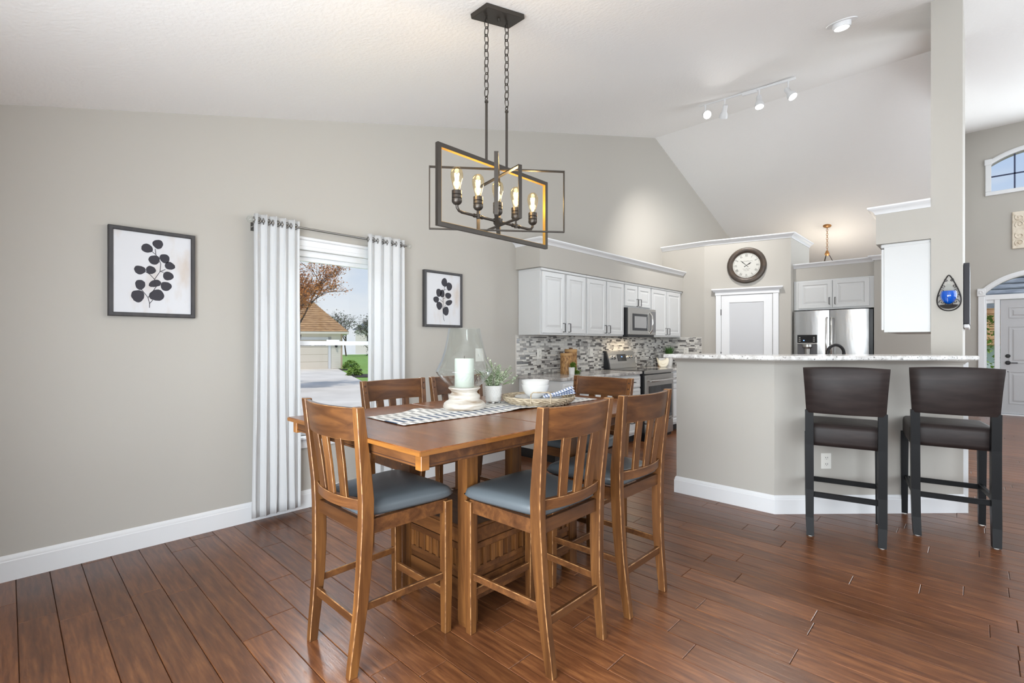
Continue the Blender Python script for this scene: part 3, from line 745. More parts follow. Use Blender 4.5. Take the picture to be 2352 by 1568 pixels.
def upper(y0, y1, z0, label, cuts, grp):
    h = 2.106-z0; doors = []
    (a, b_), (c, d_) = cuts
    for (p, qq, hs) in ((a, b_, 1), (c, d_, -1)):
        hx = (qq-.03 if hs > 0 else p+.03)-y0
        doors.append((p-y0, qq-y0, .02, h-.035, hx, .085 if h > .5 else .075))
    cabinet('upper_cabinet', label, (UX, y0, z0), R(90), y1-y0, h, UX-.003, doors, (), grp, 0, True)
grp = 'white upper cabinets along the left kitchen wall'
upper(4.027, 4.872, UZ, 'white two-door upper cabinet at the open end, nearest the framed print', ((4.045, 4.445), (4.488, 4.86)), grp)
upper(4.876, 5.752, UZ, 'white two-door upper cabinet just left of the microwave', ((4.897, 5.308), (5.335, 5.742)), grp)
upper(5.756, 6.50, 1.765, 'short white cabinet directly above the microwave', ((5.776, 6.11), (6.13, 6.482)), grp)
upper(6.504, 7.52, UZ, 'white two-door upper cabinet right of the microwave by the pantry wall', ((6.522, 6.985), (7.012, 7.475)), grp)
BH = .875
cabinet('base_cabinet', 'white base cabinet with doors below the granite counter end', (.60, 4.035, 0), R(90), 1.2, BH, .597,
        ((.02, .38, .13, .68, .35, .6), (.40, .78, .13, .68, .43, .6), (.80, 1.18, .13, .68, .83, .6)), ((.02, .38, .71, .85), (.40, .78, .71, .85), (.80, 1.18, .71, .85)), 'white base cabinets', .1)
cabinet('base_cabinet', 'white drawer base cabinet just left of the stove', (.60, 5.239, 0), R(90), .475, BH, .597, (),
        ((.02, .455, .71, .85), (.02, .455, .42, .69), (.02, .455, .13, .40)), 'white base cabinets', .1)
cabinet('base_cabinet', 'white base cabinet right of the stove near the pantry', (.60, 6.505, 0), R(90), 1.03, BH, .597,
        ((.02, .48, .13, .68, .45, .6), (.5, 1.01, .13, .68, .53, .6)), ((.02, .48, .71, .85), (.5, 1.01, .71, .85)), 'white base cabinets', .1)
def cslab(name, y0, y1, label):
    o = rounded_slab([(.003, y0), (.632, y0), (.632, y1), (.003, y1)], .877, .912, .005, name, M_granite); tag(o, label, 'countertop', 'gray granite kitchen counters')
cslab('granite_countertop', 4.005, 5.716, 'gray granite counter holding the wicker canisters'); cslab('granite_countertop', 6.503, 7.537, 'gray granite counter right of the stove under the potted grass')

# mosaic backsplash
bs = MB(); bs.box(.001, .006, 3.99, 7.538, .913, 1.369); bs.box(.006, .665, 7.533, 7.538, .913, 1.369)
bs.box(.001, .012, 3.978, 3.99, .905, 1.373)
bsp = tag(bs.build('tile_backsplash', M_grout), 'gray and white linear mosaic tile backsplash behind the stove and counters', 'backsplash')
tiles = []
def tile_rows(length, place):
    z = .9145; pat = (.017, .0275, .0085, .0175, .027, .0085); r = 0
    while z < 1.366:
        hh = min(pat[r % 6], 1.3675-z)
        if hh < .004: break
        x = 0.001
        while x < length-.004:
            ln = random.choice((.052, .056, .056, .075, .10, .034) if hh > .02 else (.052, .08, .11, .034, .066))
            ln = min(ln, length-x); 
            if ln > .006:
                c = random.choices((0, 1, 2, 3), (.21, .2, .27, .32) if hh > .012 else (.10, .34, .3, .26))[0]
                place(x, ln-.0018, z, hh-.0016, c)
            x += ln
        z += hh; r += 1
def pl_left(x, ln, z, hh, c): tiles.append(('L', 3.991+x, ln, z, hh, c))
def pl_perp(x, ln, z, hh, c): tiles.append(('P', .012+x, ln, z, hh, c))
tile_rows(3.54, pl_left); tile_rows(.65, pl_perp)
tiles.sort(key=lambda t: (t[0] == 'P', t[1]))
# largest in the picture: nearest along the left wall, tall rows first
order = sorted(range(len(tiles)), key=lambda i: -(tiles[i][2]*tiles[i][4]/((tiles[i][1] if tiles[i][0] == 'L' else 8.2)**3)))
vis = [i for i in order if not (tiles[i][0] == 'L' and 5.75 < tiles[i][1] < 6.5 and tiles[i][3] < 1.15)]
own = set(vis[:298]); tcache = {}; trest = [MB() for _ in range(4)]
for i, (k, x, ln, z, hh, c) in enumerate(tiles):
    if i in own:
        key = (k, round(ln, 3), round(hh, 4), c)
        if key not in tcache:
            mb = MB(); (mb.box(0, .006, 0, ln, 0, hh, .0012) if k == 'L' else mb.box(0, ln, -.006, 0, 0, hh, .0012)); o = tcache[key] = mb.build('tile', M_tile[c], bsp)
        else:
            o = tcache[key].copy(); COL.objects.link(o); o.parent = bsp
        o.location = (.0055, x, z) if k == 'L' else (x, 7.5335, z)
    else:
        if k == 'L': trest[c].box(.0055, .0115, x, x+ln, z, z+hh, .0012)
        else: trest[c].box(x, x+ln, 7.5275, 7.5335, z, z+hh, .0012)
allr = MB(); idx = []
for c in range(4):
    idx += [c]*len(trest[c].f); allr.add(trest[c].v, trest[c].f)
o = allr.build('tile_field', M_tile, bsp); o['kind'] = 'stuff'
for p, c in zip(o.data.polygons, idx): p.material_index = c

# microwave
t = thing('microwave', 'stainless over-the-range microwave mounted above the stove', 'microwave', (.335, 5.757, 1.366), R(90))
MB().box(.001, .742, -.055, .32, 0, .392, .003).build('body', M_blackplastic, t)
MB().box(.002, .741, -.085, -.055, .03, .392, .004).build('door', M_steelflat, t)
MB().box(.08, .50, -.088, -.083, .085, .315, .002).build('door_window', M_darkglass, t)
MB().box(.13, .46, -.0895, -.087, .12, .28, .002).build('inner_window', mat('gray_microwave_mesh', rgb(150, 150, 150), .25), t)
MB().box(.57, .735, -.0875, -.084, .07, .36, .002).build('control_panel', mat('gray_panel', rgb(110, 110, 112), .25), t)
mb = MB(); mb.tube([(.565, -.085, .05), (.565, -.12, .10), (.565, -.128, .2), (.565, -.12, .30), (.565, -.085, .35)], .012, 8); mb.build('handle', M_chrome, t, 60)
MB().box(.02, .72, -.07, .1, -.004, .0).build('vent_grille', M_blackplastic, t)
# stove
t = thing('stove', 'stainless electric stove with black sides between granite counters', 'stove', (.655, 5.722, 0), R(90))
MB().box(.004, .774, .0, .62, .0, .905, .002).build('body', M_blackplastic, t)
MB().box(.004, .774, -.012, .55, .905, .918, .003).build('cooktop', M_darkglass, t)
MB().box(.002, .776, -.03, .004, .875, .918, .004).build('front_trim', M_steelflat, t)
dr = MB().box(.006, .772, -.035, .0, .235, .86, .004).build('oven_door', M_steelflat, t)
MB().box(.06, .718, -.038, -.034, .27, .715, .002).build('oven_window', M_darkglass, dr)
mb = MB(); mb.tube([(.05, -.035, .79), (.05, -.075, .79)], .008, 8); mb.tube([(.728, -.035, .79), (.728, -.075, .79)], .008, 8); mb.tube([(.03, -.078, .785), (.39, -.088, .785), (.748, -.078, .785)], .013, 10); mb.build('handle', M_chrome, dr, 60)
MB().box(.006, .772, -.03, .0, .04, .225, .004).build('warming_drawer', M_steelflat, t)
mb = MB(); mb.prism([(.55, .92), (.63, .92), (.63, 1.165), (.60, 1.165), (.555, .99)], .06, .766, 'x'); mb.build('control_backguard', M_steelflat, t)
mb = MB(); mb.prism([(.54, .90), (.632, .90), (.632, 1.168), (.602, 1.168), (.555, .985)], .03, .06, 'x'); mb.build('backguard_end', M_blackplastic, t)
sl = math.atan2(.045, .175); KM = Matrix.Translation((0, .577, 1.075)) @ Matrix.Rotation(-sl, 4, 'X')
MB().box(.29, .52, -.006, .002, -.055, .045, .002).xf(KM).build('display', M_darkglass, t)
MB().box(.39, .415, -.0075, -.005, -.0, .014).xf(KM).build('clock_display', M_blueled, t)
for x in (.14, .215, .60, .675):
    mb = MB(); mb.lathe([(.001, 0), (.027, 0), (.027, .006), (.021, .01), (.019, .03), (.001, .032)], 16); mb.xf(KM @ Matrix.Translation((x, 0, 0)) @ Matrix.Rotation(R(90), 4, 'X')); mb.build('knob', M_chrome, t, 40)
light('microwave_task_lamp', 'AREA', (.22, 6.13, 1.355), 2.2, (1, .80, .55), (0, 0, 0), (.12, .5))

# canisters and counter things
def canister(loc, r, h, label):
    t = thing('canister', label, 'canister', loc, 0, 'wicker canisters on the counter')
    prof = []; n = int(h/.012)
    mb = MB(); mb.lathe([(r*.97, 0)]+[(r+(.0016 if i % 2 else -.0012), h*.86*i/n) for i in range(n+1)]+[(r*.98, h*.86)], 26); mb.build('woven_body', M_wickerb, t, 30)
    mb = MB(); mb.lathe([(r*1.0, h*.84), (r*1.03, h*.85), (r*1.03, h*.93), (r*.98, h*.945), (.001, h*.945)], 26); mb.build('lid', M_wickert, t, 35)
    mb = MB(); mb.lathe([(.001, h*.94), (.02, h*.94), (.024, h*.97), (.02, h*1.0), (.001, h*1.0)], 14); mb.build('lid_knob', M_jardark, t, 50)
canister((.25, 4.60, .912), .072, .262, 'shorter tan wicker canister on the granite counter')
canister((.165, 4.80, .912), .075, .310, 'taller tan wicker canister behind the shorter one')
def leaf_cluster(mb, pts, size, rnd, up=.3):
    for p in pts:
        a = rnd.uniform(0, 6.28); tl = rnd.uniform(-.9, .9); s = size*rnd.uniform(.6, 1.2)
        M = Matrix.Translation(p) @ Matrix.Rotation(a, 4, 'Z') @ Matrix.Rotation(tl, 4, 'Y') @ Matrix.Rotation(rnd.uniform(-.8, .8), 4, 'X')
        mb.add([M @ Vector(q) for q in ((0, 0, 0), (s*.5, -s*.3, .1*s), (s, 0, 0), (s*.5, s*.3, .1*s))], [(0, 1, 2, 3)])
    return mb
t = thing('potted_plant', 'small white pot with trailing greenery in front of the canisters', 'plant', (.375, 4.535, .912))
mb = MB(); mb.lathe([(.001, 0), (.032, 0), (.037, .085), (.034, .085), (.031, .07), (.001, .07)], 18); mb.build('pot', M_white, t, 40)
rnd = random.Random(5); pts = []
for i in range(620):
    s = rnd.random(); ang = s*2.6
    if s < .6: p = (-.02-.02*s, .03+.10*s, .095+.03*math.sin(s*5)-.09*max(0, s-.25)*2)
    else: p = (-.06, .10+.14*(s-.6)*2.2, .015)
    pts.append((p[0]+rnd.gauss(0, .012), p[1]+rnd.gauss(0, .010), max(.004, p[2]+rnd.gauss(0, .012))))
leaf_cluster(MB(), pts, .024, rnd).build('foliage', M_moss, t)
t = thing('potted_grass', 'white pot of short green grass on the counter by the pantry', 'plant', (.25, 7.27, .912))
mb = MB(); mb.lathe([(.001, 0), (.05, 0), (.062, .15), (.056, .15), (.05, .13), (.001, .13)], 18); mb.build('pot', M_white, t, 40)
mb = MB(); rnd = random.Random(9)
for i in range(150):
    a = rnd.uniform(0, 6.28); r0 = rnd.uniform(0, .04); ln = rnd.uniform(.10, .20); sp = rnd.uniform(.02, .12)
    p0 = Vector((r0*math.cos(a), r0*math.sin(a), .14)); p1 = p0+Vector((sp*.4*math.cos(a), sp*.4*math.sin(a), ln*.6)); p2 = p0+Vector((sp*math.cos(a), sp*math.sin(a), ln))
    w = Vector((-math.sin(a), math.cos(a), 0))*.0035
    mb.add([p0-w, p0+w, p1+w, p2, p1-w], [(0, 1, 2, 4), (4, 2, 3)])
mb.build('grass_blades', M_grass, t)
t = thing('bird_dish', 'cream bird-shaped ceramic dish on the counter right of the stove', 'dish', (.33, 6.90, .912), R(38))
prof = [(-.10, .155), (-.085, .12), (-.04, .105), (.0, .11), (.035, .125), (.05, .15), (.065, .158), (.08, .135), (.085, .10), (.075, .05), (.05, .012), (.03, .0), (-.035, .0), (-.06, .02), (-.08, .07)]
mb = MB(); rings = []
for k, s in ((-.03, .82), (-.02, .97), (.02, .97), (.03, .82)): rings.append([(p[0]*s, k, .07+(p[1]-.07)*s-(0 if s > .9 else 0)) for p in prof])
mb.loft(rings); mb.xf(Matrix.Translation((0, 0, .0118*0))); zmin = min(v[2] for v in mb.v); mb.xf(Matrix.Translation((0, 0, -zmin))); mb.build('bird_body', mat('cream_ceramic', rgb(232, 226, 208), .3), t, 40)
mb = MB(); mb.tube([(.045*math.cos(a)-.005, -.031, .075+.03*math.sin(a)) for a in [R(200+14*i) for i in range(11)]], .002, 5); mb.build('wing_line', mat('beige_line', rgb(206, 196, 172), .5), t)
t = thing('spice_box', 'small cream box with wooden base behind the bird dish', 'box', (.22, 7.07, .912), R(40))
MB().box(-.05, .05, -.035, .035, 0, .04, .004).build('wooden_base', M_wickert, t); MB().box(-.052, .052, -.037, .037, .04, .13, .006).build('box_top', M_white, t)
t = thing('jar', 'small brown jar beside the cream box on the far counter', 'jar', (.40, 7.28, .912))
mb = MB(); mb.lathe([(.001, 0), (.03, 0), (.034, .02), (.032, .055), (.02, .07), (.001, .07)], 16); mb.build('jar_body', M_jardark, t, 40)
mb = MB(); mb.lathe([(.023, .068), (.025, .07), (.025, .09), (.001, .092)], 16); mb.build('jar_lid', M_chrome, t, 40)

# refrigerator + cabinet above
t = thing('refrigerator', 'stainless french-door refrigerator with water dispenser in the alcove', 'refrigerator', (1.862, 7.86, 0))
MB().box(0, .925, .07, .80, .02, 1.735, .004).build('cabinet_body', M_blackplastic, t)
def curved_door(x0, x1, z0, z1, name):
    mb = MB(); rings = []; n = 10
    for i in range(n+1):
        u2 = i/n; x = x0+(x1-x0)*u2; b_ = .012*(1-(2*u2-1)**2); e2 = .006 if i in (0, n) else 0
        rings.append([(x, .07, z0), (x, -b_+e2, z0), (x, -b_+e2, z1), (x, .07, z1)])
    return mb.loft(rings).build(name, M_steel, t, 30)
dl = curved_door(0, .44, .72, 1.735, 'fridge_door'); curved_door(.447, .885, .72, 1.735, 'fridge_door'); curved_door(0, .885, .06, .70, 'freezer_drawer')
for x, nm in ((.415, 'l'), (.475, 'r')):
    mb = MB(); mb.tube([(x, -.01, 1.63), (x, -.055, 1.62), (x, -.06, 1.3), (x, -.06, .95), (x, -.01, .93)], .012, 10); mb.build('handle', M_chrome, t, 60)
mb = MB(); mb.tube([(.1, -.01, .62), (.1, -.055, .62), (.8, -.055, .62), (.8, -.01, .62)], .012, 10); mb.build('handle', M_chrome, t, 60)
MB().box(.055, .30, -.022, -.004, 1.282, 1.395, .003).build('dispenser_display', M_darkglass, dl)
MB().box(.055, .30, -.024, -.004, 1.262, 1.281, .003).build('dispenser_trim', M_steelflat, dl)
MB().box(.055, .30, -.014, -.004, 1.02, 1.262, .003).build('dispenser_recess', mat('gray_recess', rgb(92, 92, 95), .35), dl)
mb = MB(); mb.lathe([(.035, 1.11), (.04, 1.2), (.065, 1.225), (.065, 1.26)], 16, (.18, -.02, 0)); mb.build('dispenser_spout', M_steelflat, dl, 40)
mb = MB()
for x in (.085, .262):
    for i, z in enumerate((1.36, 1.335, 1.308)): mb.box(x-.012+.003*(i == 0), x+.012-.003*(i == 0), -.0235, -.0215, z-.003, z+.003)
mb.build('icon', M_whiteplastic, dl); MB().box(.13, .145, -.0235, -.0215, 1.31, 1.322).build('indicator_lamp', M_blueled, dl)
cabinet('fridge_cabinet', 'wide white two-door cabinet above the refrigerator', (1.848, 7.952, 1.752), 0, .944, .423, .6,
        ((.06, .474, .025, .405, .445, .115), (.482, .895, .025, .405, .512, .115)), (), None)
# cabinet on the column wall
cabinet('upper_cabinet', 'tall white upper cabinet hung on the column wall above the bar', (3.205, 6.28, 1.368), R(-90), 1.17, .740, .298,
        ((.01, .58, .02, .70, .55, .08), (.60, 1.16, .02, .70, .63, .08)), (), None, 0, True)
# sink run behind the bar, with the faucet rising above the bar top
sp_ = [(1.92, 4.12), (2.62, 4.12), (3.45, 4.95), (3.45, 5.06), (3.1, 5.40), (2.35, 4.66), (1.92, 4.66)]
t = tag(MB().prism(sp_, .1, .877).build('sink_cabinet', M_cab), 'white sink cabinet behind the bar wall', 'cabinet')
MB().prism([(x, y) for x, y in sp_], .0, .1).build('toe_kick', M_kick, t)
o = rounded_slab(sp_, .878, .912, .005, 'granite_countertop', M_granite); tag(o, 'gray granite sink counter tucked behind the raised bar', 'countertop', 'gray granite kitchen counters')
t = thing('faucet', 'dark arched gooseneck faucet showing above the bar top', 'faucet', (2.905, 4.862, .912), R(44))
mb = MB(); mb.lathe([(.001, 0), (.027, 0), (.027, .01), (.017, .03), (.014, .05)], 16, (-.07, 0, 0)); mb.build('base', M_black, t, 40)
mb = MB(); mb.tube([(-.07, 0, .03), (-.07, 0, .28)]+[(-.07*math.cos(a), 0, .28+.07*math.sin(a)) for a in [R(180*i/12) for i in range(1, 13)]][::1], .0125, 10)
mb.xf(Matrix.Translation((0, 0, 0))); mb.build('spout', M_black, t, 60)
mb = MB(); mb.tube([(.07, 0, .28), (.07, 0, .2)], .0145, 10); mb.build('spray_head', M_black, t, 60)
# ------------------------------------------------------------------ pantry clock
CM = Matrix.Translation((.70, 7.54, 0)) @ Matrix.Rotation(th, 4, 'Z')
cpos = CM @ Vector((.598, -.002, 2.442))
t = thing('wall_clock', 'round wall clock with thick bronze rim above the pantry door', 'clock', cpos, th)
RX = Matrix.Rotation(R(90), 4, 'X')
mb = MB(); mb.lathe([(.268, 0), (.268, .02), (.255, .045), (.235, .052), (.21, .046), (.195, .034), (.188, .03), (.186, .022), (.186, 0)], 56, caps=False); mb.xf(RX); mb.build('rim', M_clockrim, t, 40)
mb = MB(); mb.lathe([(.001, .018), (.187, .018), (.187, .022), (.001, .022)], 56); mb.xf(RX); mb.build('face', M_clockface, t)
mb = MB(); mb.tube([(.173*math.cos(2*math.pi*k/60), -.0225, .173*math.sin(2*math.pi*k/60)) for k in range(60)], .0012, 4, True)
for k in range(12):
    a = 2*math.pi*k/12; mb.tube([(.172*math.sin(a), -.0228, .172*math.cos(a)), (.182*math.sin(a), -.0228, .182*math.cos(a))], .0018, 4)
mb.build('minute_ring', M_clockink, t)
for k, s_ in enumerate(('XII', 'I', 'II', 'III', 'IIII', 'V', 'VI', 'VII', 'VIII', 'IX', 'X', 'XI')):
    a = 2*math.pi*k/12; c = bpy.data.curves.new('numeral', 'FONT'); c.body = s_; c.size = .052; c.align_x = 'CENTER'; c.align_y = 'CENTER'; c.extrude = .0006
    c.materials.append(M_clockink); o = bpy.data.objects.new('numeral', c); COL.objects.link(o); o.parent = t
    _me = bpy.data.meshes.new_from_object(o); bpy.data.objects.remove(o); o = bpy.data.objects.new('numeral', _me); COL.objects.link(o); o.parent = t
    o.matrix_local = Matrix.Translation((.145*math.sin(a), -.0226, .145*math.cos(a))) @ RX @ Matrix.Rotation(-a, 4, 'Z') @ Matrix.Diagonal((.62, 1, 1, 1))
mb = MB()
for zc, w, n in ((.062, .085, 9), (-.055, .05, 6), (-.078, .035, 4)):
    mb.tube([(-w+2*w*i/(n*6), -.0226, zc+.006*math.sin(i*1.15)+.004*math.sin(i*.43)) for i in range(n*6+1)], .0009, 4)
mb.build('script_lines', M_clockink, t)
for ang, ln, w, nm in ((58, .075, .0045, 'hour_hand'), (-46, .105, .0032, 'minute_hand')):
    a = R(ang); d = Vector((math.sin(a), 0, math.cos(a))); mb = MB()
    mb.tube([Vector((0, -.025, 0))-d*.035, Vector((0, -.025, 0))-d*.02, Vector((0, -.025, 0))+d*ln*.45, Vector((0, -.025, 0))+d*ln*.65, Vector((0, -.025, 0))+d*ln], [w*1.5, w*.6, w, w*1.8, w*.3], 6)
    mb.build(nm, M_blackplastic, t)

# ------------------------------------------------------------------ ceiling fixtures
tilt = math.atan(SL)
t = thing('track_light', 'white ceiling track with four spotlight heads', 'light fixture', (1.77, 6.1, ceil_main(6.1)))
TM = Matrix.Rotation(R(6.5), 4, 'Z')
MB().box(-.53, .53, -.017, .017, -.022, .004, .003).xf(TM @ Matrix.Rotation(tilt, 4, 'X')).build('track', M_trim, t)
MB().box(-.03, .13, -.022, .022, -.04, .0, .004).xf(TM @ Matrix.Rotation(tilt, 4, 'X')).build('feed_box', M_trim, t)
heads = [(-.455, 60, (.55, -.75, -.5), True), (-.225, 185, (-.40, .52, -.85), True), (.155, 130, (.12, -.25, -1), True), (.455, 130, (.55, -.2, -.9), True)]
for (x, pw_, aim, lit) in heads:
    p = TM @ Vector((x, 0, -.02)); h = MB(); h.tube([p, p+Vector((0, 0, -.035)), p+Vector((0, 0, -.09))], [.014, .008, .007], 8)
    hd = h.build('stem', M_trim, t)
    A = Vector(aim).normalized(); q = A.to_track_quat('Z', 'Y').to_matrix().to_4x4(); HM = Matrix.Translation(p+Vector((0, 0, -.115))) @ q
    mb = MB(); mb.lathe([(.001, -.045), (.026, -.045), (.03, -.03), (.03, .03), (.045, .055), (.05, .08), (.05, .105), (.046, .105), (.044, .09), (.001, .085)], 20); mb.xf(HM); b_ = mb.build('lamp_head', M_trim, t, 40)
    mb = MB(); mb.lathe([(.001, .098), (.045, .098), (.045, .102), (.001, .104)], 20); mb.xf(HM); mb.build('lens', M_lampface if lit else M_lamp_off, b_)
    if lit:
        lw = light('track_lamp', 'SPOT', p+Vector(t.location)+A*.12+Vector((0, 0, -.115)), pw_, (1, .97, .93), (0, 0, 0), spot_size=R(58 if pw_ == 60 else 100), spot_blend=.8, shadow_soft_size=.05)
        lw.rotation_euler = (-A).to_track_quat('Z', 'Y').to_euler()
t = thing('recessed_light', 'white eyeball recessed spotlight in the sloped ceiling near the column', 'light fixture', (2.976, 4.69, ceil_main(4.69)))
EM = Matrix.Rotation(tilt, 4, 'X')
mb = MB(); mb.lathe([(.06, -.004), (.105, -.006), (.108, 0), (.06, .0)], 32, caps=False); mb.xf(EM); mb.build('trim_ring', M_trim, t, 40)
mb = MB(); mb.lathe([(.066, .0), (.066, -.03), (.06, -.045), (.052, -.045), (.05, -.035), (.001, -.035)], 28); mb.xf(Matrix.Rotation(R(6), 4, 'X')); mb.build('eyeball', M_trim, t, 40)
mb = MB(); mb.lathe([(.001, -.040), (.051, -.040), (.051, -.043), (.001, -.044)], 24); mb.xf(Matrix.Rotation(R(6), 4, 'X')); mb.build('lens', M_lampface, t)
light('recessed_lamp', 'SPOT', (2.976, 4.68, ceil_main(4.69)-.07), 12, (1, .97, .93), (R(6), 0, 0), spot_size=R(110), spot_blend=.8, shadow_soft_size=.05)
# pendant in the far room
zc = ceil_back(10.67)
t = thing('pendant_light', 'copper-topped pendant on a chain in the room beyond the refrigerator', 'light fixture', (1.748, 10.67, zc))
mb = MB(); mb.lathe([(.001, -.03), (.03, -.03), (.065, -.008), (.07, 0), (.001, 0)], 24); mb.xf(Matrix.Rotation(-math.atan(.335), 4, 'X')); mb.build('canopy', M_copper, t, 40)
def chain(mb, x, y, z0, z1, ln=.034, w=.010, r=.0022):
    n = max(1, int(round((z0-z1)/(ln*.78)))); st_ = (z0-z1)/n
    for i in range(n):
        zc_ = z0-st_*(i+.5); a = 0 if i % 2 else math.pi/2; pts = []
        for k in range(12):
            q = 2*math.pi*k/12; u2 = w*math.cos(q); v = (ln/2)*math.sin(q); pts.append((x+u2*math.cos(a), y+u2*math.sin(a), zc_+v))
        mb.tube(pts, r, 5, True)
    return mb
chain(MB(), 0, 0, -.02, -.46, .05, .014, .004).build('chain', M_copper, t, 60)
mb = MB(); mb.lathe([(.001, -.56), (.02, -.56), (.042, -.53), (.03, -.5), (.02, -.47), (.001, -.455)], 16); mb.build('hub', M_copper, t, 50)
for k in range(3):
    a = 2*math.pi*k/3+.3; MB().tube([(.02*math.cos(a), .02*math.sin(a), -.52), (.23*math.cos(a), .23*math.sin(a), -.98)], .006, 6).build('rod', M_bronze, t)
mb = MB(); mb.lathe([(.001, -1.14), (.12, -1.1), (.2, -1.03), (.24, -.96), (.235, -.96), (.19, -1.02), (.001, -1.12)], 28); mb.build('bowl_shade', M_white, t, 50)
light('pendant_lamp', 'POINT', (1.748, 10.67, zc-.9), 15, (1, .88, .72), shadow_soft_size=.12)

# chandelier over the table
CX, CY = 1.868, 1.862; CZ = ceil_main(CY)
t = thing('chandelier', 'bronze chandelier of nested rectangular frames with five glowing bulbs over the table', 'chandelier', (CX, CY, 0))
CEM = Matrix.Translation((0, 0, CZ)) @ Matrix.Rotation(tilt, 4, 'X')
MB().box(-.065, .065, -.15, .15, -.026, .0, .003).xf(CEM).build('canopy', M_bronze, t)
mb = MB(); mb.lathe([(.001, -.04), (.008, -.04), (.009, -.026), (.001, -.02)], 12); mb.xf(CEM); mb.build('canopy_nut', M_bronze, t)
for y in (-.085, .07):
    zt_ = ceil_main(CY+y)-.022
    mb = MB(); mb.tube([(0, y, zt_), (0, y, zt_-.02)], .006, 6); mb.tube([(.008*math.cos(q), y, zt_-.03+.012*math.sin(q)) for q in [2*math.pi*k/12 for k in range(12)]], .0025, 5, True); mb.build('chain_loop', M_bronze, t)
    chain(MB(), 0, y, zt_-.03, 2.60, .052, .0135, .0028).build('chain', M_bronze, t, 60)
    mb = MB(); mb.tube([(.009*math.cos(q), y, 2.59+.011*math.sin(q)) for q in [2*math.pi*k/12 for k in range(12)]], .0028, 5, True); mb.tube([(0, y, 2.578), (0, y, 2.252)], .007, 8); mb.tube([(0, y, 2.576), (0, y, 2.566)], .010, 8); mb.build('down_rod', M_bronze, t, 60)
def rect_frame(L_, z0, z1, ang, w, d, name, inner):
    """w: visible face width in the frame plane; d: strip depth across the plane"""
    M = Matrix.Rotation(ang, 4, 'Z'); a = L_/2
    prof = [(0, -d/2), (0, d/2), (w, d/2), (w, -d/2)]
    mb = MB(); mb.loft([[(s1*(a-i), y, z) for s1, z in ((-1, z0+i), (1, z0+i), (1, z1-i), (-1, z1-i))] for i, y in prof], False, True); mb.xf(M)
    o = mb.build(name, M_bronze, t)
    mi = MB(); i = w+.0006; e = .0012
    for (x0, x1, zz0, zz1) in ((-a+i, a-i, z1-i-e, z1-i), (-a+i, a-i, z0+i, z0+i+e), (-a+i, -a+i+e, z0+i, z1-i), (a-i-e, a-i, z0+i, z1-i)): mi.box(x0, x1, -d/2*.92, d/2*.92, zz0, zz1)
    mi.xf(M).build('inner_face', inner, o)
    return o
rect_frame(.834, 1.851, 2.257, R(90), .021, .021, 'outer_frame', M_bronzegold)
rect_frame(.745, 1.893, 2.234, R(50), .004, .021, 'second_frame', M_bronze)
rect_frame(.57, 1.908, 2.218, R(134), .004, .021, 'third_frame', M_bronze)
rect_frame(.44, 1.916, 2.19, R(167), .004, .021, 'inner_frame', M_bronze)
ya = 1.945
mb = MB(); mb.tube([(0, -.26, ya), (0, .26, ya)], .0075, 8)
for s_ in (-1, 1):
    mb.tube([(0, s_*.25, ya), (0, s_*.275, ya+.004), (0, s_*.288, ya+.018), (0, s_*.29, ya+.05)], .0075, 8); mb.tube([(0, s_*.145, ya), (0, s_*.145, ya+.05)], .0055, 8)
    mb.lathe([(.011, -.011), (.011, .011)], 10, (0, s_*.145, ya)); mb.tube([(0, s_*.115, ya), (0, s_*.125, ya)], .011, 8); mb.tube([(0, s_*.165, ya), (0, s_*.175, ya)], .011, 8)
mb.lathe([(.001, -.03), (.012, -.03), (.024, -.012), (.027, .012), (.018, .018), (.001, .018)], 18, (0, 0, ya)); mb.build('arm', M_bronze, t, 50)
for i in range(5):
    y = (-.29, -.145, 0, .145, .29)[i]; zb = ya+.03
    mb = MB(); mb.lathe([(.008, 0), (.019, .006), (.026, .016), (.026, .03), (.0225, .032), (.026, .035), (.026, .048), (.0225, .05), (.026, .053), (.026, .072), (.019, .074)], 18, (0, y, zb)); so = mb.build('socket', M_bronze, t, 35)
    b_ = MB(); b_.lathe([(.0135, .07), (.016, .082), (.0225, .105), (.0305, .135), (.0325, .155), (.028, .176), (.017, .189), (.001, .194)], 20, (0, y, zb)); b_.build('bulb', M_bulb, so, 60)
    f_ = MB()
    for k in range(6):
        a0 = k*math.pi/3; f_.tube([(.004*math.cos(a0), y+.004*math.sin(a0), zb+.085), (.011*math.cos(a0), y+.011*math.sin(a0), zb+.16)], .0022, 4)
    f_.build('filament', M_filament, so)
    light('bulb_glow', 'POINT', (CX, CY+y, zb+.13), 2.0, (1, .76, .42), shadow_soft_size=.03)

# ------------------------------------------------------------------ dining table
TX0, TX1, TY0, TY1, TZ = 1.352, 2.438, .941, 2.722, .92
TXC, TYC = (TX0+TX1)/2, (TY0+TY1)/2
t = thing('dining_table', 'square-edged oak counter-height dining table with storage pedestal', 'table', (TXC, TYC, 0))
hx = (TX1-TX0)/2
for a, b_ in ((TY0, 1.651), (1.653, 2.010), (2.012, TY1)):
    mb = MB(); mb.box(-hx, hx, a-TYC, b_-TYC, TZ-.019, TZ, .003); mb.build('tabletop_board', M_table, t)
    ed = MB()
    for x0, x1 in ((-hx-.0012, -hx+.004), (hx-.004, hx+.0012)): ed.box(x0, x1, a-TYC+.001, b_-TYC-.001, TZ-.018, TZ-.003)
    if a == TY0: ed.box(-hx, hx, a-TYC-.0012, a-TYC+.004, TZ-.018, TZ-.003)
    if b_ == TY1: ed.box(-hx, hx, b_-TYC-.004, b_-TYC+.0012, TZ-.018, TZ-.003)
    ed.build('edge_band', M_tabledge, t)
ay0, ay1, ax = TY0-TYC+.022, TY1-TYC-.022, hx-.022
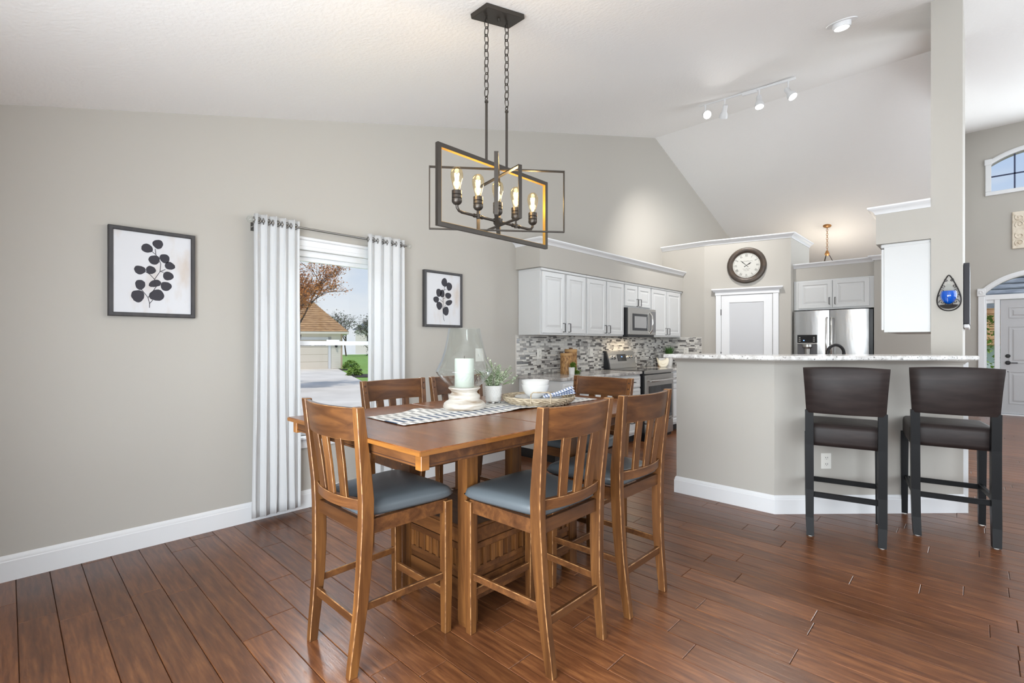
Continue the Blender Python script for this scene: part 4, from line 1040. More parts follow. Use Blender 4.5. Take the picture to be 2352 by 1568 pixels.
def apron(x0, x1, y0, y1):
    MB().box(x0, x1, y0, y1, .853, .902, .002).build('apron', M_woodh, t)
apron(-ax, ax, ay0+.004, ay0+.024); apron(-ax, ax, ay1-.024, ay1-.004)
for s_ in (-1, 1):
    for (a, b_) in ((ay0+.03, 1.64-TYC), (1.66-TYC, 2.0-TYC), (2.02-TYC, ay1-.03)):
        x0, x1 = sorted((s_*(ax-.004), s_*(ax-.024))); mb = MB(); mb.box(x0, x1, a, b_, .853, .902, .002)
        o = mb.build('apron', M_woodh, t)
mb = MB()
for s_ in (-1, 1): mb.box(-ax, ax, s_*0+(ay0+.0025 if s_ < 0 else ay1-.006), (ay0+.006 if s_ < 0 else ay1-.0025), .861, .864); x0, x1 = sorted((s_*(ax-.0025), s_*(ax-.006))); mb.box(x0, x1, ay0, ay1, .861, .864)
mb.build('apron_groove', M_groove, t)
for sx in (-1, 1):
    for sy in (-1, 1):
        xa, xb = sorted((sx*(ax+.003), sx*(ax-.032))); ya_, yb_ = sorted((sy*(ay1+.003), sy*(ay1-.032)))
        MB().box(xa, xb, ya_, yb_, .846, .9005, .002).build('corner_block', M_tabledge, t)
# pedestal: posts + drawer box with slatted panels (world X 1.61-2.12, Y 1.42-2.24)
px0, px1, py0, py1 = 1.612-TXC, 2.122-TXC, 1.42-TYC, 2.243-TYC
for x in (px0, px1-.064):
    for y in (py0, py1-.064):
        lg = MB().posts([(x+.032, y+.032, 0, .058, .058), (x+.032, y+.032, .02, .064, .064), (x+.032, y+.032, .86, .064, .064)]).build('leg', M_woodv, t)
mb = MB()
for y in (py0+.012, py1-.032): mb.box(px0+.064, px1-.064, y, y+.02, .78, .853)
for x in (px0+.012, px1-.032): mb.box(x, x+.02, py0+.064, py1-.064, .78, .853)
mb.build('upper_rail', M_groove, t)
bx = MB().box(px0+.02, px1-.02, py0+.02, py1-.02, .105, .43).build('pedestal_box', M_groove, t)
MB().box(px0+.008, px1-.008, py0+.008, py1-.008, .43, .446, .003).build('pedestal_shelf', M_woodh, t)
def slat_panel(M, w):
    for (z0, z1, nm) in ((.105, .198, 'skirt_board'), (.366, .43, 'upper_panel')): MB().box(0, w, -.008, .012, z0, z1, .002).xf(M).build(nm, M_woodh, bx)
    MB().box(0, w, -.008, .012, .333, .362, .002).xf(M).build('slat_rail', M_woodh, bx); MB().box(0, w, -.008, .012, .228, .254, .002).xf(M).build('slat_rail', M_woodh, bx)
    MB().box(0, w, -.002, .012, .202, .228, .001).xf(M).build('lower_panel', M_woodh, bx)
    n = max(4, int(round(w/.055))) ; st_ = w/n
    for i in range(n+1):
        x = min(max(0, i*st_-.011), w-.022); MB().box(x, x+.022, -.008, .006, .254, .333, .001).xf(M).build('slat', M_woodv, bx)
    MB().box(0, w, .002, .01, .254, .333).xf(M).build('back_panel', M_woodv, bx)
wy = py1-py0-.128
slat_panel(Matrix.Translation((px0+.064, py0+.014, 0)), px1-px0-.128)
slat_panel(Matrix.Translation((px1-.014, py0+.064, 0)) @ Matrix.Rotation(R(90), 4, 'Z'), wy)
slat_panel(Matrix.Translation((px0+.014, py1-.064, 0)) @ Matrix.Rotation(R(-90), 4, 'Z'), wy)

# ------------------------------------------------------------------ dining chairs
def make_chair(label):
    t = thing('dining_chair', label, 'chair', (0, 0, 0), 0, 'oak slat-back counter chairs around the dining table')
    FW, SW, TW = .1875, .220, .2425   # outer half widths floor, seat, top
    def px(z): return (FW+(SW-FW)*z/.6) if z < .6 else SW+(TW-SW)*(z-.6)/.435
    def py(z):
        for (z0, y0), (z1, y1) in zip(PR[:-1], PR[1:]):
            if z0 <= z <= z1: return y0+(y1-y0)*(z-z0)/(z1-z0)
    PR = [(0, .015), (.06, .021), (.15, .033), (.28, .047), (.42, .055), (.58, .058), (.68, .056), (.80, .043), (.92, .028), (1.038, .013)]
    for s_ in (-1, 1):
        secs = []
        for z, y in PR:
            w = .036 if z > .3 else .031+.005*z/.3; d = .052 if .4 < z < .75 else (.036+.016*z/.4 if z < .4 else .05-.018*(z-.75)/.29)
            secs.append((s_*(px(z)-w/2), y, z, w, d))
        lg = worn(MB().posts(secs).build('rear_post', M_woodv, t))
        fl = MB().posts([(s_*.196, .452, 0, .034, .034), (s_*.197, .452, .2, .039, .039), (s_*.199, .450, .585, .042, .042)]).build('front_leg', M_woodv, t); worn(fl)
        for z in (.965, 1.005):
            pg = MB(); n0 = 0; pg.lathe([(.001, 0), (.006, 0), (.006, .002), (.001, .0025)], 10); pg.xf(Matrix.Translation((s_*(px(z)-.018), py(z)+.017, z)) @ Matrix.Rotation(R(-90), 4, 'X'), n0)
            pg.build('screw_plug', M_groove, lg)
    def rail(z0, z1, bow, th_, name, grow=.0):
        n = 12; rings = []
        for i in range(n+1):
            u2 = i/n*2-1; b_ = bow*(1-u2*u2)
            row = []
            for (z, dy) in ((z0, -th_/2), (z1, -th_/2), (z1, th_/2), (z0, th_/2)):
                row.append((u2*(px(z)-.030), py(min(z, 1.038))-b_+dy, z))
            rings.append(row)
        return worn(MB().loft(rings).build(name, M_woodh, t, 30), .002)
    rail(.906, 1.034, .038, .022, 'top_rail'); rail(.632, .674, .034, .024, 'lower_rail')
    for i in (-1, 0, 1):
        w = .052; secs = []
        for z in (.668, .80, .912):
            u2 = i*.092/(px(z)-.03); b_ = (.034+.004*(z-.668)/.26)*(1-u2*u2); secs.append((i*(.088+.012*(z-.668)/.26), py(z)-b_, z, w, .012))
        worn(MB().posts(secs).build('back_slat', M_woodv, t), .0018)
    MB().box(-.185, .185, .05, .07, .538, .592, .002).build('seat_rail', M_woodh, t); MB().box(-.18, .18, .435, .458, .535, .592, .002).build('seat_rail', M_woodh, t)
    for s_ in (-1, 1):
        mb = MB(); mb.loft([[(s_*(.192+.0-.022), .06, z0), (s_*.192, .06, z0), (s_*.192, .06, .592), (s_*.170, .06, .592)] if 0 else [(s_*.178, .06, .535), (s_*.200, .06, .535), (s_*.200, .06, .592), (s_*.178, .06, .592)], [(s_*.186, .45, .535), (s_*.208, .45, .535), (s_*.208, .45, .592), (s_*.186, .45, .592)]] if 0 else
            [[(s_*.176, .06, .535), (s_*.198, .06, .535), (s_*.198, .06, .592), (s_*.176, .06, .592)], [(s_*.184, .45, .535), (s_*.206, .45, .535), (s_*.206, .45, .592), (s_*.184, .45, .592)]])
        mb.build('seat_rail', M_tabledge if 0 else M_woodh, t)
        x0 = s_*.186; mb = MB(); mb.loft([[(s_*.172, .045, .238), (s_*.186, .045, .238), (s_*.186, .045, .268), (s_*.172, .045, .268)], [(s_*.186, .45, .238), (s_*.202, .45, .238), (s_*.202, .45, .268), (s_*.186, .45, .268)]]); worn(mb.build('stretcher', M_woodh, t))
    worn(MB().box(-.19, .19, .443, .460, .155, .190).build('stretcher', M_woodh, t)); worn(MB().box(-.175, .175, .030, .048, .185, .222).build('stretcher', M_woodh, t))
    # cushion
    n = 20; m = 20; mb = MB(); top_ = []; 
    def pos(u2, v, k):
        y = .052+(.482-.052)*v; hw = .186+(.232-.186)*min(1, v*1.05); x = u2*hw
        # round the plan corners
        return x, y
    def se(a): return max(0, 1-abs(a)**5)**.35
    for sgn, base, hgt in ((1, .612, .046), (-1, .612, -.022)):
        for j in range(m+1):
            for i in range(n+1):
                a, b_ = i/n*2-1, j/m*2-1
                sa = math.copysign(abs(a)**.8, a); sb = math.copysign(abs(b_)**.8, b_)
                x, y = pos(sa, (sb+1)/2, 0); c = 1-.03*(abs(a)**6*abs(b_)**6)*3; x *= c
                dome = se(a)*se(b_); mb.v.append((x, y, base+hgt*dome*(1+.12*(1-a*a)*(1-b_*b_))))
    w = n+1
    for q_ in (0, 1):
        o_ = q_*w*(m+1)
        for j in range(m):
            for i in range(n): mb.f.append((o_+j*w+i, o_+j*w+i+1, o_+(j+1)*w+i+1, o_+(j+1)*w+i))
    cu = mb.build('seat_cushion', M_grayleather, t, 70)
    bm = bmesh.new(); bm.from_mesh(cu.data); bmesh.ops.remove_doubles(bm, verts=bm.verts, dist=.0008); bmesh.ops.recalc_face_normals(bm, faces=bm.faces); bm.to_mesh(cu.data); bm.free()
    return t
ch = make_chair('oak slat-back chair at the near end of the table, closest to the curtain')
ch.location = (1.868, .895, 0)
dup(ch, (2.605, 1.612, 0), R(90), 'nearest oak chair on the bar side of the table, back toward the camera')
dup(ch, (2.608, 2.175, 0), R(90), 'oak chair on the bar side of the table, farther from the camera')
dup(ch, (.955, 1.78, 0), R(-90), 'oak chair on the window side with its back against the window view')
dup(ch, (.955, 2.315, 0), R(-90), 'oak chair on the window side, mostly hidden behind the glass hurricane')
dup(ch, (1.845, 2.945, 0), R(180), 'oak chair at the far end of the table facing the camera, before the counter')

# ------------------------------------------------------------------ bar stools
def make_stool(label):
    t = thing('bar_stool', label, 'stool', (0, 0, 0), 0, 'dark leather bar stools at the bar')
    for s_ in (-1, 1):
        MB().posts([(s_*.190, -.035, .006, .042, .046), (s_*.194, -.012, .12, .046, .05), (s_*.195, .006, .3, .048, .052), (s_*.196, .012, .6, .048, .052), (s_*.197, .004, .83, .048, .042)]).build('rear_leg', M_blackwood, t)
        MB().posts([(s_*.212, .448, .006, .036, .036), (s_*.212, .445, .62, .046, .046)]).build('front_leg', M_blackwood, t)
        MB().box(s_*.203-.011, s_*.203+.011, .0, .445, .262, .292, .002).build('stretcher', M_blackwood, t)
        for y in (-.035, .448):
            mb = MB(); mb.lathe([(.014, 0), (.014, .007)], 10, (s_*(.190 if y < 0 else .212), y, 0)); mb.build('glide', M_whiteplastic, t)
    MB().box(-.18, .18, -.003, .019, .250, .284, .002).build('stretcher', M_blackwood, t); MB().box(-.205, .205, .434, .456, .250, .284, .002).build('stretcher', M_blackwood, t)
    # seat
    def puff(x0, x1, y0, y1, z0, z1, name, r=.03, wr=.0):
        n = 16; mb = MB()
        rings = []
        prof = [(r*.6, z0), (0.004, z0+.012), (0, z0+.03), (0, z1-r), (r*.12, z1-r*.45), (r*.45, z1-r*.1), (r, z1), (r*3, z1+.006)]
        for k, (i, z) in enumerate(prof):
            ring = []
            for (cx, cy, a0) in ((x1-.02-i, y1-.02-i, 0), (x0+.02+i, y1-.02-i, 90), (x0+.02+i, y0+.02+i, 180), (x1-.02-i, y0+.02+i, 270)):
                for q in range(5):
                    a = R(a0+q*22.5); ring.append((cx+.02*math.cos(a), cy+.02*math.sin(a), z+wr*math.sin(cx*40+q*1.7+k*.6)*(1 if k < 4 else 0)))
            rings.append(ring)
        return mb.loft(rings).build(name, M_brownleather, t, 50)
    puff(-.222, .222, .040, .486, .585, .735, 'seat', .035)
    MB().box(-.20, .20, .06, .46, .588, .62).build('seat_frame', M_blackwood, t)
    # curved upholstered back
    n = 16; rings = []
    for i in range(n+1):
        u2 = i/n*2-1; b_ = -.035*(1-u2*u2); row = []
        for (v, dy) in ((0, -.020), (.04, -.026), (.5, -.028), (.95, -.024), (1.0, -.012), (1.0, .012), (.95, .022), (.5, .026), (.04, .024), (0, .016)):
            z = .815+.31*v; hw = .214+.018*v; y = .004-.035*v*v+b_+dy
            e_ = 1 if abs(u2) < .99 else .6
            row.append((u2*hw, .004-.035*v*v+b_+dy*e_, z-(.010*u2*u2 if v > .9 else 0)))
        rings.append(row)
    MB().loft(rings).build('backrest', M_brownleather, t, 50)
    return t
st1 = make_stool('dark leather bar stool nearer the middle, in front of the wall outlet'); st1.location = (3.148, 3.765, 0); st1.rotation_euler = (0, 0, R(11))
dup(st1, (3.662, 4.262, 0), R(10), 'dark leather bar stool at the right end of the bar by the entry')

# ------------------------------------------------------------------ things on the table
t = tag(bpy.data.objects.new('x', None), '', '') if 0 else None
mb = MB(); n, m = 34, 60; x0, x1, y0, y1 = -.165, .165, -.70, .70
for j in range(m+1):
    for i in range(n+1):
        x = x0+(x1-x0)*i/n; y = y0+(y1-y0)*j/m
        z = .0022+.0016*math.sin(y*9+x*4)*.6+.001
        d = (y+.42)/.06; z += .016*math.exp(-d*d)*max(0, (-x-.02)/.165)
        d = (y-.02)/.07; z += .008*math.exp(-d*d)*max(0, (x-.08)/.1)
        mb.v.append((x, y, z))
w = n+1
for j in range(m):
    for i in range(n): mb.f.append((j*w+i, j*w+i+1, (j+1)*w+i+1, (j+1)*w+i))
o = mb.build('table_runner', M_runner, None, 80); so = o.modifiers.new('thick', 'SOLIDIFY'); so.thickness = .002; so.offset = -1
o.location = (1.845, 1.885, TZ); o.rotation_euler = (0, 0, R(-2)); tag(o, 'gray and navy striped table runner along the dining table', 'table runner')
t = thing('hurricane_lamp', 'large clear glass hurricane on a turned whitewashed wood base', 'candle holder', (1.765, 1.71, TZ+.006))
mb = MB(); mb.lathe([(.001, 0), (.108, 0), (.112, .006), (.114, .014), (.110, .03), (.098, .040), (.088, .044), (.083, .050), (.086, .062), (.084, .072), (.072, .080), (.068, .088), (.072, .096), (.086, .108), (.086, .114), (.001, .114)], 40); mb.build('wood_base', M_whitewash, t, 35)
mb = MB(); g = [(.075, .116), (.085, .122), (.112, .148), (.140, .178), (.154, .198), (.154, .204), (.147, .218), (.125, .262), (.108, .315), (.095, .375), (.087, .425), (.085, .432)]
mb.lathe(g+[(r-.003, z) for r, z in g[::-1]], 48, caps=False); mb.build('glass_chimney', M_glass, t, 60)
c = tag(MB().lathe([(.001, 0), (.050, 0), (.0525, .003), (.0525, .150), (.049, .155), (.001, .153)], 32).build('pillar_candle', M_candle, None, 40), 'white pillar candle inside the glass hurricane', 'candle')
c.location = (1.765, 1.71, TZ+.1205)
MB().tube([(0, 0, .152), (.001, 0, .168)], .0015, 5).build('wick', M_wick, c)
t = thing('potted_plant', 'white dimpled pot of pale green faux foliage beside the hurricane', 'plant', (1.705, 1.985, TZ+.004))
mb = MB(); mb.lathe([(.001, .012), (.042, .012), (.046, .016), (.0525, .105), (.0495, .105), (.045, .09), (.001, .09)], 28)
for j in range(7):
    for k in range(22):
        a = 2*math.pi*(k+.5*(j % 2))/22; z = .024+.0115*j; r = .0462+.0063*(z-.016)/.089
        n0 = len(mb.v); mb.lathe([(.0028, 0), (.0016, .0016), (.0001, .002)], 5, caps=False); mb.xf(Matrix.Translation((r*math.cos(a), r*math.sin(a), z)) @ Matrix.Rotation(a, 4, 'Z') @ Matrix.Rotation(R(90), 4, 'Y'), n0)
mb.build('pot', M_white, t, 40)
for k in range(4):
    a = R(45+90*k); mb = MB(); mb.lathe([(.001, 0), (.008, .003), (.009, .008), (.006, .014), (.001, .015)], 10, (.034*math.cos(a), .034*math.sin(a), 0)); mb.build('ball_foot', M_white, t, 60)
rnd = random.Random(21); st_ = MB(); pts = []
for i in range(46):
    a = rnd.uniform(0, 6.28); ln = rnd.uniform(.06, .17); out = rnd.uniform(.0, .10) if ln < .12 else rnd.uniform(0, .035)
    p0 = Vector((.02*math.cos(a), .02*math.sin(a), .09)); p1 = p0+Vector((out*math.cos(a), out*math.sin(a), ln)); st_.tube([p0, (p0+p1)/2+Vector((0, 0, .01)), p1], .0012, 4)
    for q in range(20):
        s = rnd.uniform(.25, 1); pts.append(p0+(p1-p0)*s+Vector((rnd.gauss(0, .007), rnd.gauss(0, .007), rnd.gauss(0, .006))))
for i in range(3):
    p0 = Vector((.05, .03, .11)); p1 = Vector((.11, .075+.01*i, .13+.015*i))
    st_.tube([p0, p1], .001, 4); pts += [p0+(p1-p0)*rnd.uniform(.5, 1)+Vector((rnd.gauss(0, .004),)*3) for _ in range(8)]
st_.build('stem', M_green, t); leaf_cluster(MB(), pts, .015, rnd).build('foliage', M_sage, t)
# basket tray
BK = (1.890, 2.180, TZ+.004)
t = thing('wicker_tray', 'round pale wicker tray with wire handles holding plates and bowls', 'tray', BK)
mb = MB()
for k, (r, z) in enumerate(((.16, .006), (.178, .012), (.194, .022), (.206, .032))):
    for ph in (0, 1):
        pts = [(r*math.cos(a)+.004*math.cos(a)*math.sin(14*a+ph*math.pi), r*math.sin(a)+.004*math.sin(a)*math.sin(14*a+ph*math.pi), z+.006*math.cos(14*a+ph*math.pi)) for a in [2*math.pi*i/112 for i in range(112)]]
        mb.tube(pts, .0062, 5, True)
mb.build('woven_side', M_wicker, t, 60)
mb = MB(); mb.lathe([(.001, .001), (.17, .001), (.18, .008), (.001, .006)], 40)
for r in [.02+.016*i for i in range(10)]: mb.tube([(r*math.cos(a), r*math.sin(a), .007+.002*math.sin(a*30)) for a in [2*math.pi*i/40 for i in range(40)]], .006, 4, True)
mb.build('woven_base', M_wicker, t, 60)
mb = MB(); mb.tube([(.212*math.cos(a), .212*math.sin(a), .042) for a in [2*math.pi*i/60 for i in range(60)]], .005, 6, True); mb.build('rim_wire', M_wicker, t, 60)
for a0 in (R(-46), R(134)):
    c_, s_ = math.cos(a0), math.sin(a0); r = .207; hw = .055
    def hp(u2, z): return (r*c_-u2*s_, r*s_+u2*c_, z)
    mb = MB(); mb.tube([hp(-hw, .02), hp(-hw, .07), hp(-hw+.012, .082), hp(hw-.012, .082), hp(hw, .07), hp(hw, .02)], .004, 6); mb.build('handle', M_wicker, t, 60)
pz = BK[2]+.014
for k, r in enumerate((.148, .138)):
    o = MB().lathe([(.001, .0), (r*.6, .0), (r*.66, .004), (r*.97, .013), (r, .016), (r*.97, .017), (r*.64, .008), (r*.6, .006), (.001, .006)], 44).build('plate', M_white, None, 40)
    o.location = (1.893, 2.172, pz+.011*k); tag(o, ('bottom', 'top')[k]+' white plate of the two stacked in the wicker tray', 'plate', 'plates stacked in the tray')
for k in range(2):
    r = .082
    o = MB().lathe([(.001, 0), (.034, 0), (.038, .005), (.06, .022), (.075, .046), (r, .074), (r+.001, .078), (r-.003, .078), (.072, .046), (.056, .024), (.034, .009), (.001, .008)], 44).build('bowl', M_white, None, 40)
    o.location = (1.876, 2.167, pz+.018+.0245*k); tag(o, ('lower', 'upper')[k]+' white bowl of the stacked pair on the plates', 'bowl', 'bowls stacked on the plates')
mb = MB(); n = 14
for lay, (s, dz) in enumerate(((1, 0), (.96, .005), (.9, .011))):
    o0 = len(mb.v)
    for j in range(n+1):
        for i in range(n+1):
            u2, v = i/n-.5, j/n-.5; mb.v.append((u2*.11*s+.01*lay, v*.19*s, dz+.004*math.sin(u2*9+lay)+.010*v*(lay+1)+.012*max(0, v)*lay))
    for j in range(n):
        for i in range(n): mb.f.append((o0+j*(n+1)+i, o0+j*(n+1)+i+1, o0+(j+1)*(n+1)+i+1, o0+(j+1)*(n+1)+i))
o = mb.build('napkin', M_napkin, None, 80); o.location = (1.972, 2.26, pz+.038); o.rotation_euler = (R(4), 0, R(-40)); tag(o, 'folded blue and white striped napkin lying on the plates', 'napkin')
so = o.modifiers.new('thick', 'SOLIDIFY'); so.thickness = .0016

# ------------------------------------------------------------------ column wall decor
t = thing('wall_sconce', 'teardrop wrought-iron wall holder with a blue oil globe on the column', 'sconce', (3.612, 5.078, 1.53))
def tear(a):   # a in 0..2pi, bottom at pi
    w = .066*math.sin(a)*(.62+.38*math.cos(a+math.pi)); return (w*1.5, .138+.138*math.cos(a))
pts = [tear(2*math.pi*k/48) for k in range(48)]
mb = MB(); mb.tube([(x, -.006, z) for x, z in pts], .0045, 6, True); mb.build('outline_ring', M_iron, t, 60)
mb = MB()
def scroll(cx, cz, r0, turns, a0, sgn):
    P = []
    for i in range(26):
        f_ = i/25; r = r0*(1-.85*f_); a = a0+sgn*turns*2*math.pi*f_; P.append((cx+r*math.cos(a), -.006, cz+r*math.sin(a)))
    mb.tube(P, .0024, 5)
for s_ in (-1, 1):
    scroll(s_*.016, .238, .013, 1.1, R(90) if s_ > 0 else R(90), -s_); scroll(s_*.030, .19, .013, 1.1, R(-90), s_); scroll(s_*.040, .155, .012, 1.0, R(60 if s_ > 0 else 120), s_)
    scroll(s_*.045, .112, .018, 1.2, R(0 if s_ > 0 else 180), s_); scroll(s_*.040, .070, .020, 1.2, R(-20 if s_ > 0 else 200), s_); scroll(s_*.014, .052, .013, 1.0, R(180 if s_ > 0 else 0), -s_)
mb.build('scrollwork', M_iron, t, 60)
mb = MB(); mb.lathe([(.001, .012), (.03, .016), (.05, .03), (.056, .042), (.053, .043), (.03, .03), (.001, .026)], 24, (0, -.058, 0)); mb.build('dish', M_iron, t, 50)
g = [(.001, .046), (.015, .05), (.033, .064), (.047, .092), (.051, .118), (.045, .146), (.030, .168), (.017, .186), (.010, .206), (.009, .22)]
mb = MB(); mb.lathe(g, 24, (0, -.062, 0), caps=False); mb.build('glass_globe', M_glass, t, 60)
mb = MB(); mb.lathe([(.001, .049), (.014, .052), (.032, .067), (.0455, .093), (.0495, .118), (.043, .148), (.001, .148)], 24, (0, -.062, 0)); mb.build('blue_oil', M_blue, t, 60)
mb = MB(); mb.tube([(-.004, -.112, .06), (-.006, -.118, .10), (-.005, -.108, .15)], .003, 6); mb.build('glass_stem', M_glass, t, 60)
t = thing('wall_panel', 'slim dark panel mounted on the entry side of the column wall', 'wall panel', (3.692, 5.30, 1.434), 0)
MB().box(0, .036, 0, .80, 0, .485, .003).build('panel_body', mat('charcoal_panel', rgb(52, 52, 58), .6), t); MB().box(0.0, .034, .002, .80, -.035, -.004, .006).build('lower_white_strip', M_trim, t)  # plain white strip along the lower edge of the dark panel
# carved plaque on the entry wall
t = thing('carved_plaque', 'cream carved square plaque with scrolls high on the entry wall', 'wall art', (4.535, YF-.002, 3.265))
MB().box(-.305, .305, -.03, 0, -.325, .325, .008).build('panel', M_stone, t)
for ix in range(2):
    for iz in range(2):
        mb = MB(); cx, cz = -.152+.304*ix, -.16+.32*iz
        for k in range(4):
            a0 = R(45+90*k); P = []
            for i in range(24):
                f_ = i/23; r = .062*(1-.8*f_); a = a0+2.4*math.pi*f_*(1 if k % 2 else -1); P.append((cx+.085*math.cos(a0)+r*math.cos(a), -.032, cz+.085*math.sin(a0)+r*math.sin(a)))
            mb.tube(P, .009, 6)
        mb.lathe([(.001, 0), (.03, 0), (.03, .006), (.012, .012), (.001, .008)], 16); mb.xf(Matrix.Translation((cx, -.03, cz)) @ RX, len(mb.v)-16*5)
        mb.build('scroll_relief', M_stone, t, 60)
# ------------------------------------------------------------------ outdoors, seen through the window
GZ = -.58
FWD, RGT, CAMXY = Vector((-.6918, .7221)), Vector((.7221, .6918)), Vector((3.76, 0))
def W2(lat, d): p = CAMXY+FWD*d+RGT*lat; return (p.x, p.y)
M_lawn = mat('spring_lawn', rgb(112, 150, 62), .9, noise=((2, 2, 2), rgb(138, 168, 84), .4, .65))
M_conc = mat('pale_concrete', rgb(206, 198, 188), .85, noise=((.8, .8, .8), rgb(222, 214, 204), .4, .65))
M_road = mat('street_asphalt', rgb(190, 188, 186), .9)
M_mulch = mat('dark_mulch', rgb(58, 48, 44), .95)
M_siding = mat('cream_siding', rgb(226, 220, 206), .7)
M_gdoor = mat('cream_garage_door', rgb(222, 212, 196), .6)
M_roof = mat('tan_roof_shingle', rgb(184, 146, 104), .9, noise=((3, 3, 12), rgb(148, 112, 78), .4, .65))
M_roofg = mat('slate_roof_shingle', rgb(112, 118, 128), .9, noise=((4, 4, 14), rgb(140, 146, 154), .4, .65))
M_bark = mat('tree_bark', rgb(96, 80, 70), .9)
M_fall = mat('rust_new_leaves', rgb(188, 118, 52), .8, noise=((3, 3, 3), rgb(214, 150, 76), .4, .7))
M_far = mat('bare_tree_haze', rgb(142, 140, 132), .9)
M_bush = mat('bright_bush_leaf', rgb(122, 150, 62), .8)
M_ever = mat('evergreen_needles', rgb(62, 84, 56), .9)
g = struct(MB().prism([(-70, -20), (-.25, -20), (-.25, 14), (12, 14), (12, 70), (-70, 70)], GZ-.2, GZ).build('ground', M_lawn), 'green lawn outside the window')
dv = struct(MB().prism([W2(-26, 34.9), W2(-12.5, 34.9), W2(-3.0, 14.2), W2(-3.4, 9.5), W2(-26, 12)], GZ, GZ+.01).build('driveway', mat('driveway_joint', rgb(150, 142, 132), .9)), 'pale concrete driveway outside the window')
def edge(d): return -12.5+(34.9-d)*(9.5/20.7) if d > 14.2 else -3.0-(14.2-d)*.085
ds_ = [9.6, 12.2, 15.5, 18.5, 22.5, 28, 34.8]
for d0, d1_ in zip(ds_[:-1], ds_[1:]):
    for f0, f1 in ((0, .5), (.5, 1)):
        def pt(f, d): return W2(edge(d)-.03-f*13, d)
        gg = .02; MB().prism([pt(f0+.002, d0+gg), pt(f1-.002, d0+gg), pt(f1-.002, d1_-gg), pt(f0+.002, d1_-gg)], GZ+.01, GZ+.03).build('concrete_slab', M_conc, dv)
struct(MB().prism([W2(-11.9, 41), W2(12, 41), W2(14, 60), W2(-16, 60)], GZ, GZ+.02).build('street', M_road), 'pale street beyond the lawn')
MB_ = MB().prism([W2(-12.4, 34.6), W2(-10.8, 34.6), W2(-10.2, 33), W2(-11.7, 33)], GZ, GZ+.03); tag(MB_.build('mulch_bed', M_mulch), 'dark mulch bed at the corner of the garage', 'mulch bed')
tag(MB().prism([W2(-9.6, 28.6), W2(-6.0, 28.6), W2(-6.0, 26.2), W2(-8.6, 26.2)], GZ, GZ+.04).build('mulch_bed', M_mulch), 'dark mulch bed between the driveway and lawn', 'mulch bed')
# garage
rz = R(43.77); gr = rz+R(21); gc = W2(-12.3, 35); gp = (gc[0]-3.68*math.cos(gr), gc[1]-3.68*math.sin(gr))
t = thing('garage', 'cream garage with tan shingle roof across the driveway', 'building', (gp[0], gp[1], GZ), gr)
x0, x1, dep, ev = -6.5, 3.68, 7.0, 2.56
mb = MB(); mb.box(x0, x1, 0, dep, 0, ev); wl_ = mb.build('wall', M_siding, t)
for i in range(16): MB().box(2.95, x1+.01, -.02, .0, .05+i*.155, .05+i*.155+.147).build('siding_board', M_siding, wl_)
MB().box(x1-.09, x1+.03, -.035, .05, 0, ev).build('corner_board', mat('tan_corner_board', rgb(196, 176, 152), .8), wl_)
gd = MB().box(-2.2, 2.75, -.03, .02, 0, 2.1).build('garage_door', M_gdoor, t)
for i in range(4): MB().box(-2.18, 2.73, -.06, -.03, .02+i*.52, .02+i*.52+.50, .012).build('door_section', M_gdoor, gd)
for i in range(5):
    xx = -2.05+i*.96
    for k in range(4): MB().box(xx+.02+k*.2, xx+.02+k*.2+.17, -.075, -.055, 1.68, 1.98).build('window_pane', M_darkglass, gd)
mb = MB(); mb.box(2.75, 2.92, -.05, .03, 0, 2.3); mb.box(-2.35, 2.92, -.05, .03, 2.1, 2.3); mb.build('door_trim', M_trim, t)
mb = MB(); e_ = .45; mb.loft([[(x0-e_, -e_, ev-.03), (x1+e_, -e_, ev-.03), (x1+e_, dep+e_, ev-.03), (x0-e_, dep+e_, ev-.03)], [(x0-e_, -e_, ev+.12), (x1+e_, -e_, ev+.12), (x1+e_, dep+e_, ev+.12), (x0-e_, dep+e_, ev+.12)]]); mb.build('eave', M_siding, t)
rf = MB().loft([[(x0-e_, -e_, ev+.12), (x1+e_, -e_, ev+.12), (x1+e_, dep+e_, ev+.12), (x0-e_, dep+e_, ev+.12)], [(x0+2, 3.4, 5.05), (x1-2.0, 3.4, 5.05), (x1-2.0, 3.6, 5.05), (x0+2, 3.6, 5.05)]]).build('roof', M_roof, t)
for i in range(14):
    f_ = i/14; z = ev+.13+f_*(5.05-ev-.13); y = -e_+f_*(3.4+e_); xa, xb = x0-e_+f_*(2+e_), x1+e_-f_*(2.0+e_)
    MB().box(xa, xb, y-.015, y+.06, z, z+.035).build('shingle_course', M_roof, rf)
mb = MB(); mb.lathe([(.05, 1.55), (.09, 1.62), (.09, 1.85), (.02, 1.95)], 8, (3.28, -.12, 0)); mb.build('wall_lantern', M_black, t)
